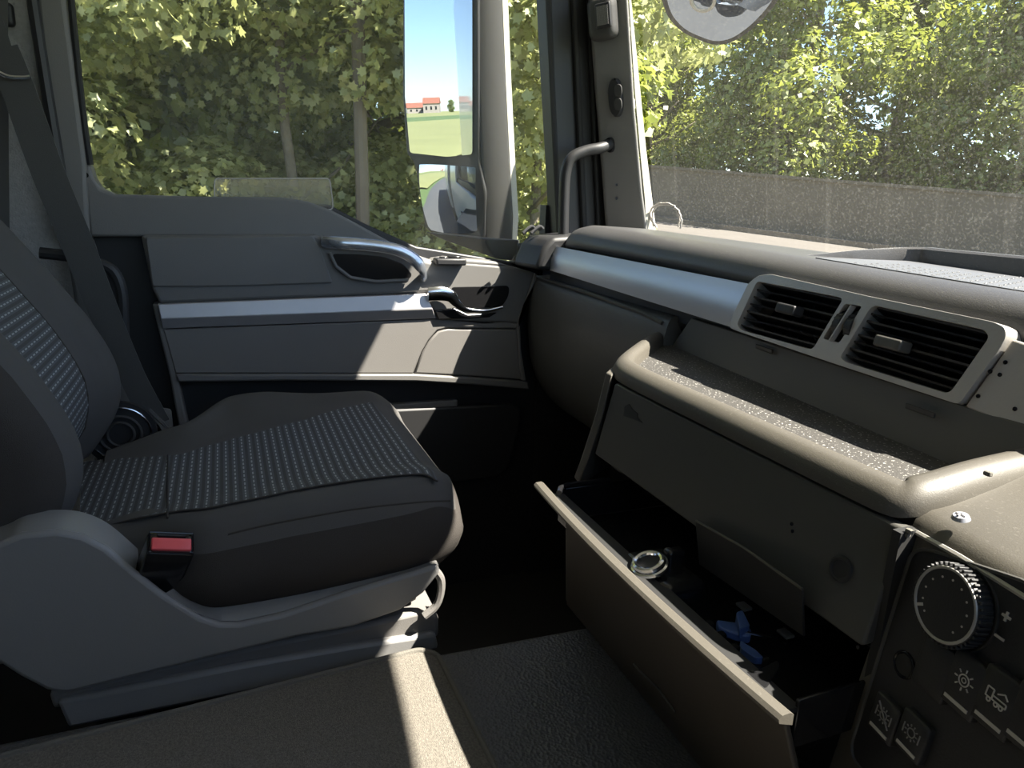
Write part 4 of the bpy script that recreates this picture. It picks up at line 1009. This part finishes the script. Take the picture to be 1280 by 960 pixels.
# ================================================================== GROUNDS
WA3 = at(820,275,D=19.6); WB3 = at(1090,310,D=16.3); WA = Vector((WA3.x,WA3.y,0)); WB = Vector((WB3.x,WB3.y,0)); wd = (WB-WA).normalized()
def zb(a): return WA3.z+(WB3.z-WA3.z)*max(-25,min(32,a))/(WB-WA).length
wnn = Vector((wd.y,-wd.x,0))
if wnn.y > 0: wnn = -wnn       # towards the truck
def gz(x, y):
    s = (Vector((x,y,0))-WA).dot(wnn)
    t = min(1,max(0,(9.0-s)/6.0)); t = t*t*(3-2*t)
    return -2.4+(zb((Vector((x,y,0))-WA).dot(wd))+2.4)*t
def rx(y):
    d = max(0,-y-15); return .0048*d*d if d < 60 else 17.3+.576*(d-60)
def rl(y): return rx(y)-3.4-2.6*min(1,max(0,(y+32)/20))
xs = np.concatenate([np.linspace(-400,-60,8), np.linspace(-50,40,46), np.linspace(60,400,7)]); ys = np.concatenate([np.linspace(-600,-40,8), np.linspace(-30,40,41), np.linspace(60,300,5)])
g = G().grid([[Vector((x,y,gz(x,y)-.06)) for x in xs] for y in ys]); S(g, 'ground', M['grass'], 'grassy ground around the road', 'ground', fix=False)
g = G().grid([[Vector((x,y,gz(x,y)-.02)) for x in np.linspace(rl(y),rx(y)+7,8)] for y in np.concatenate([np.linspace(-300,-20,57), np.linspace(-15,6,10)])]); S(g, 'road', M['asphalt'], 'grey road running back behind the truck', 'road', fix=False)
rw = [[WA+wd*a+wnn*s for a in np.linspace(-60,60,61)] for s in np.linspace(.05,9.0,12)]
g = G().grid([[Vector((p.x,p.y,gz(p.x,p.y))) for p in r] for r in rw]); S(g, 'road_ahead', M['asphalt'], 'pale road surface in front of the wall', 'road', fix=False)
g = G().grid([[Vector((rl(y)-1.0-380*u**2,y,-2.3+.2*math.sin(u*9))) for u in np.linspace(1,0,24)] for y in np.linspace(-560,-12,80)]); tag(g.build('wheat_field', M['wheat'], None, 'yellow green grain field seen in the wing mirror', 'field', kind='stuff', fix=False))
# wall
lw = thing('roadside_wall', 'long low weathered concrete wall beyond the windscreen', 'wall', WA3)
WH = at(812,207,P=WA,N=wnn).z-WA3.z
for k in range(-7,11):
    ka, kb = k*3.0+.002, k*3.0+2.998; a = WA+wd*ka+Vector((0,0,zb(ka))); b = WA+wd*kb+Vector((0,0,zb(kb))); up = lambda h: Vector((0,0,h))
    G().prism([a+up(-.3),b+up(-.3),b+up(WH-.07),a+up(WH-.07)], -wnn*.35).build('panel', M['concrete'], lw)
    G().prism([a+wnn*.05+up(WH-.07),b+wnn*.05+up(WH-.07),b+wnn*.05+up(WH),a+wnn*.05+up(WH)], -wnn*.45).build('coping', M['concrete'], lw)
    G().prism([a+wnn*.05+up(-.1),b+wnn*.05+up(-.1),b+wnn*.05+up(.12),a+wnn*.05+up(.12)], wnn*.4).build('kerb', M['concrete'], lw)

# ================================================================== TREES
MAPLE = np.array([(0,-.5),(.22,-.30),(.50,-.22),(.30,.02),(.42,.30),(.14,.24),(0,.55),(-.14,.24),(-.42,.30),(-.30,.02),(-.50,-.22),(-.22,-.30)])
DIA = np.array([(0,-.5),(.33,-.05),(0,.55),(-.33,-.05)])
def leafcloud(name, n, blobs, size, shape, m, upb=.7, droop=.3):
    """n leaves spread over the shells of ellipsoid blobs (cx,cy,cz,rx,ry,rz)"""
    bl = np.array(blobs, float); w = bl[:,3]*bl[:,4]+bl[:,3]*bl[:,5]+bl[:,4]*bl[:,5]; w /= w.sum()
    bi = rng.choice(len(bl), n, p=w); d = rng.normal(size=(n,3)); d /= np.linalg.norm(d,axis=1,keepdims=True)
    r = 1-np.abs(rng.normal(0,.22,(n,1)))
    c = bl[bi,:3]+d*bl[bi,3:]*r
    nr = d*.8+rng.normal(0,.55,(n,3))+np.array([0,0,upb]); nr /= np.linalg.norm(nr,axis=1,keepdims=True)
    t = np.cross(nr, rng.normal(size=(n,3))); t /= np.linalg.norm(t,axis=1,keepdims=True); b = np.cross(nr,t)
    s = size*rng.uniform(.65,1.25,(n,1)); k = len(shape)
    V = c[:,None,:]+t[:,None,:]*shape[None,:,0:1]*s[:,None]+b[:,None,:]*shape[None,:,1:2]*s[:,None]
    V += nr[:,None,:]*(-droop*np.abs(shape[None,:,0:1])*s[:,None])
    V = V.reshape(-1,3)
    me = bpy.data.meshes.new(name); me.vertices.add(len(V)); me.vertices.foreach_set('co', V.astype(np.float32).ravel())
    me.loops.add(n*k); me.loops.foreach_set('vertex_index', np.arange(n*k,dtype=np.int32)); me.polygons.add(n)
    me.polygons.foreach_set('loop_start', np.arange(0,n*k,k,dtype=np.int32)); me.polygons.foreach_set('loop_total', np.full(n,k,dtype=np.int32))
    me.update(); me.materials.append(m); return me
def blobs(h0, h1, R, n, r):
    out = []
    for i in range(n):
        z = random.uniform(h0,h1); f = 1-abs((z-(h0+h1)/2)/((h1-h0)/2))**2*.6; a = random.uniform(0,6.283); d = R*f*math.sqrt(random.random())
        q = r*random.uniform(.7,1.3); out.append((math.cos(a)*d, math.sin(a)*d, z, q, q, q*.75))
    return out
def trunk_mesh(name, h, r):
    g = G(); g.tube(spl([(0,0,0),(.08,.03,h*.3),(-.05,.08,h*.6),(.05,0,h)],4), [r*(1-.6*i/12) for i in range(13)], 8)
    for k in range(7):
        a = random.uniform(0,6.28); z = h*random.uniform(.3,.85); L = random.uniform(.8,1.9)
        g.tube([(0,0,z),(math.cos(a)*L*.5,math.sin(a)*L*.5,z+.35),(math.cos(a)*L,math.sin(a)*L,z+.9)], [r*.35,r*.22,r*.1], 6)
    me = bpy.data.meshes.new(name); me.from_pydata([tuple(v) for v in g.v], [], g.f); me.shade_smooth(); me.materials.append(M['bark']); return me
def tree(crown, trunk, loc, rot, sc_, label, group, name):
    r = bpy.data.objects.new(name, None); COL.objects.link(r); r.location = loc; r.rotation_euler = (0,0,rot); r.scale = (sc_,sc_,sc_); tag(r, label, 'tree', group)
    c = bpy.data.objects.new('crown', crown); COL.objects.link(c); c.parent = r; c['kind'] = 'stuff'
    t = bpy.data.objects.new('trunk', trunk); COL.objects.link(t); t.parent = r
    return r
mA = leafcloud('maple_crown', 34000, blobs(.9,6.4,1.8,60,.62), .088, MAPLE, M['maple'])
mB = leafcloud('maple_crown_b', 34000, blobs(.7,6.2,1.9,60,.6), .084, MAPLE, M['maple'])
fA = leafcloud('tall_crown', 26000, blobs(.6,9.0,2.4,60,.95), .20, DIA, M['leaf_far'])
fB = leafcloud('tall_crown_b', 26000, blobs(.5,8.0,2.5,60,1.0), .19, DIA, M['leaf_far'])
tA = trunk_mesh('trunk_a', 5.6, .07); tB = trunk_mesh('trunk_b', 8.0, .2)
ORD = ('first','second','third','fourth','fifth','sixth','seventh','eighth','ninth')
near = [(-6.4,2.7,1.0),(-6.9,.6,1.0),(-7.3,-1.7,1.02),(-9.4,2.4,1.1),(-7.9,3.5,.45)]
lab = ['leafy maple nearest the wing mirror outside the side window','leafy maple in the middle of the side window view','leafy maple at the rear end of the side window view','maple standing behind the wing mirror','low maple bush in the gap between wing mirror and front pillar']
for i, (x,y,s) in enumerate(near):
    tree((mA,mB)[i%2], tA, (x,y,gz(x,y)), i*1.7, s, lab[i], 'maples along the passenger side', 'maple_tree')
back_t = [(-10,-1.2,1.0),(-10.5,1.8,1.1),(-13,4.6,1.0)]
for i, (x,y,s) in enumerate(back_t):
    tree((fA,fB)[i%2], tB, (x,y,gz(x,y)), i*2.1, s, 'tall broadleaf tree behind the side window maples, %s from the seat belt' % ORD[i], 'second row of trees', 'broadleaf_tree')
for i, a in enumerate((-8,-2.5,2.8,7.8,12.6,17.2,21.5,26,31)):
    p = WA+wd*a-wnn*(2.8+.8*(i%2)); tree((fA,fB)[i%2], tB, (p.x,p.y,zb(a)-.4), i*1.3, (.95,.85)[i%2], 'sunlit leafy tree close behind the wall, %s from the front pillar side' % ORD[i], 'front row of trees behind the wall', 'roadside_tree')
for i, a in enumerate((-10,-3,4,11,18,25,32)):
    p = WA+wd*a-wnn*7.4; tree((fB,fA)[i%2], tB, (p.x,p.y,zb(a)-.4), i*2.3, 1.15, 'taller shaded tree in the back row beyond the wall, %s from the left' % ORD[i], 'back row of trees behind the wall', 'roadside_tree')
# utility pole and dry leaf heap
def solo(g, name, m, label, cat, **k): return g.build(name, m, None, label, cat, **k)
p0 = at(452,185,X=-6.1); p1 = at(441,-60,X=-6.1)
solo(G().tube([Vector((p0.x,p0.y,-2.4)),Vector((p0.x,p0.y,0)),p1+Vector((0,0,2))], [.06,.055,.05], 10), 'utility_pole', M['concrete'], 'slim grey pole standing among the maple leaves', 'pole')
g = G(); hp_ = at(672,285,Y=7.5)
for i in range(900):
    a = random.uniform(0,6.28); d = 1.6*math.sqrt(random.random()); z = (1-d/1.6)*.9*random.random()
    c = Vector((hp_.x+math.cos(a)*d, hp_.y+math.sin(a)*d, hp_.z-.35+z)); u = Vector((random.gauss(0,1),random.gauss(0,1),random.gauss(0,1))).normalized()*.09; w = u.orthogonal().normalized()*.06
    g.add([c-u,c+w,c+u,c-w],[(0,1,2,3)])
solo(g, 'leaf_heap', M['dead'], 'heap of orange brown dry leaves by the wall', 'leaves', kind='stuff', fix=False)
# distant farm
def house(loc, w, d, h, rot, label):
    t = thing('farm_house', label, 'house', loc, 'farm houses beyond the field'); t.rotation_euler.z = rot
    x,y,z = loc
    G().box((x-w/2,y-d/2,z),(x+w/2,y+d/2,z+h)).build('wall', M['house_wall'], t)
    G().prism([(x-w/2-.3,y-d/2-.4,z+h),(x-w/2-.3,y+d/2+.4,z+h),(x-w/2-.3,y,z+h+d*.45)],(w+.6,0,0)).build('roof', M['roof_tile'], t)
    for i in (-.3,0,.3): G().box((x+i*w-.5,y+d/2,z+h*.35),(x+i*w+.5,y+d/2+.08,z+h*.7)).build('window', M['gloss_black'], t)
house((-10,-430,-2.2), 9, 7, 5, .1, 'red roofed farm house beyond the field in the mirror'); house((-19,-438,-2.2), 11, 6, 3, -.1, 'low red roofed barn beside the far farm house')
for i,(x,y,s) in enumerate(((-28,-430,.7),(1,-436,.8),(8,-440,.5))):
    tree(fB, tB, (x,y,-2.3), i, s, ('round tree left of the far barn','round tree right of the far farm house','smallest tree farthest right of the farm house')[i], 'farm trees beyond the field', 'farm_tree')

# ------------------------------------------------------------------ lift everything so the road lies at z = 0
for o in SC.objects:
    if o.parent is None: o.location.z += Z0
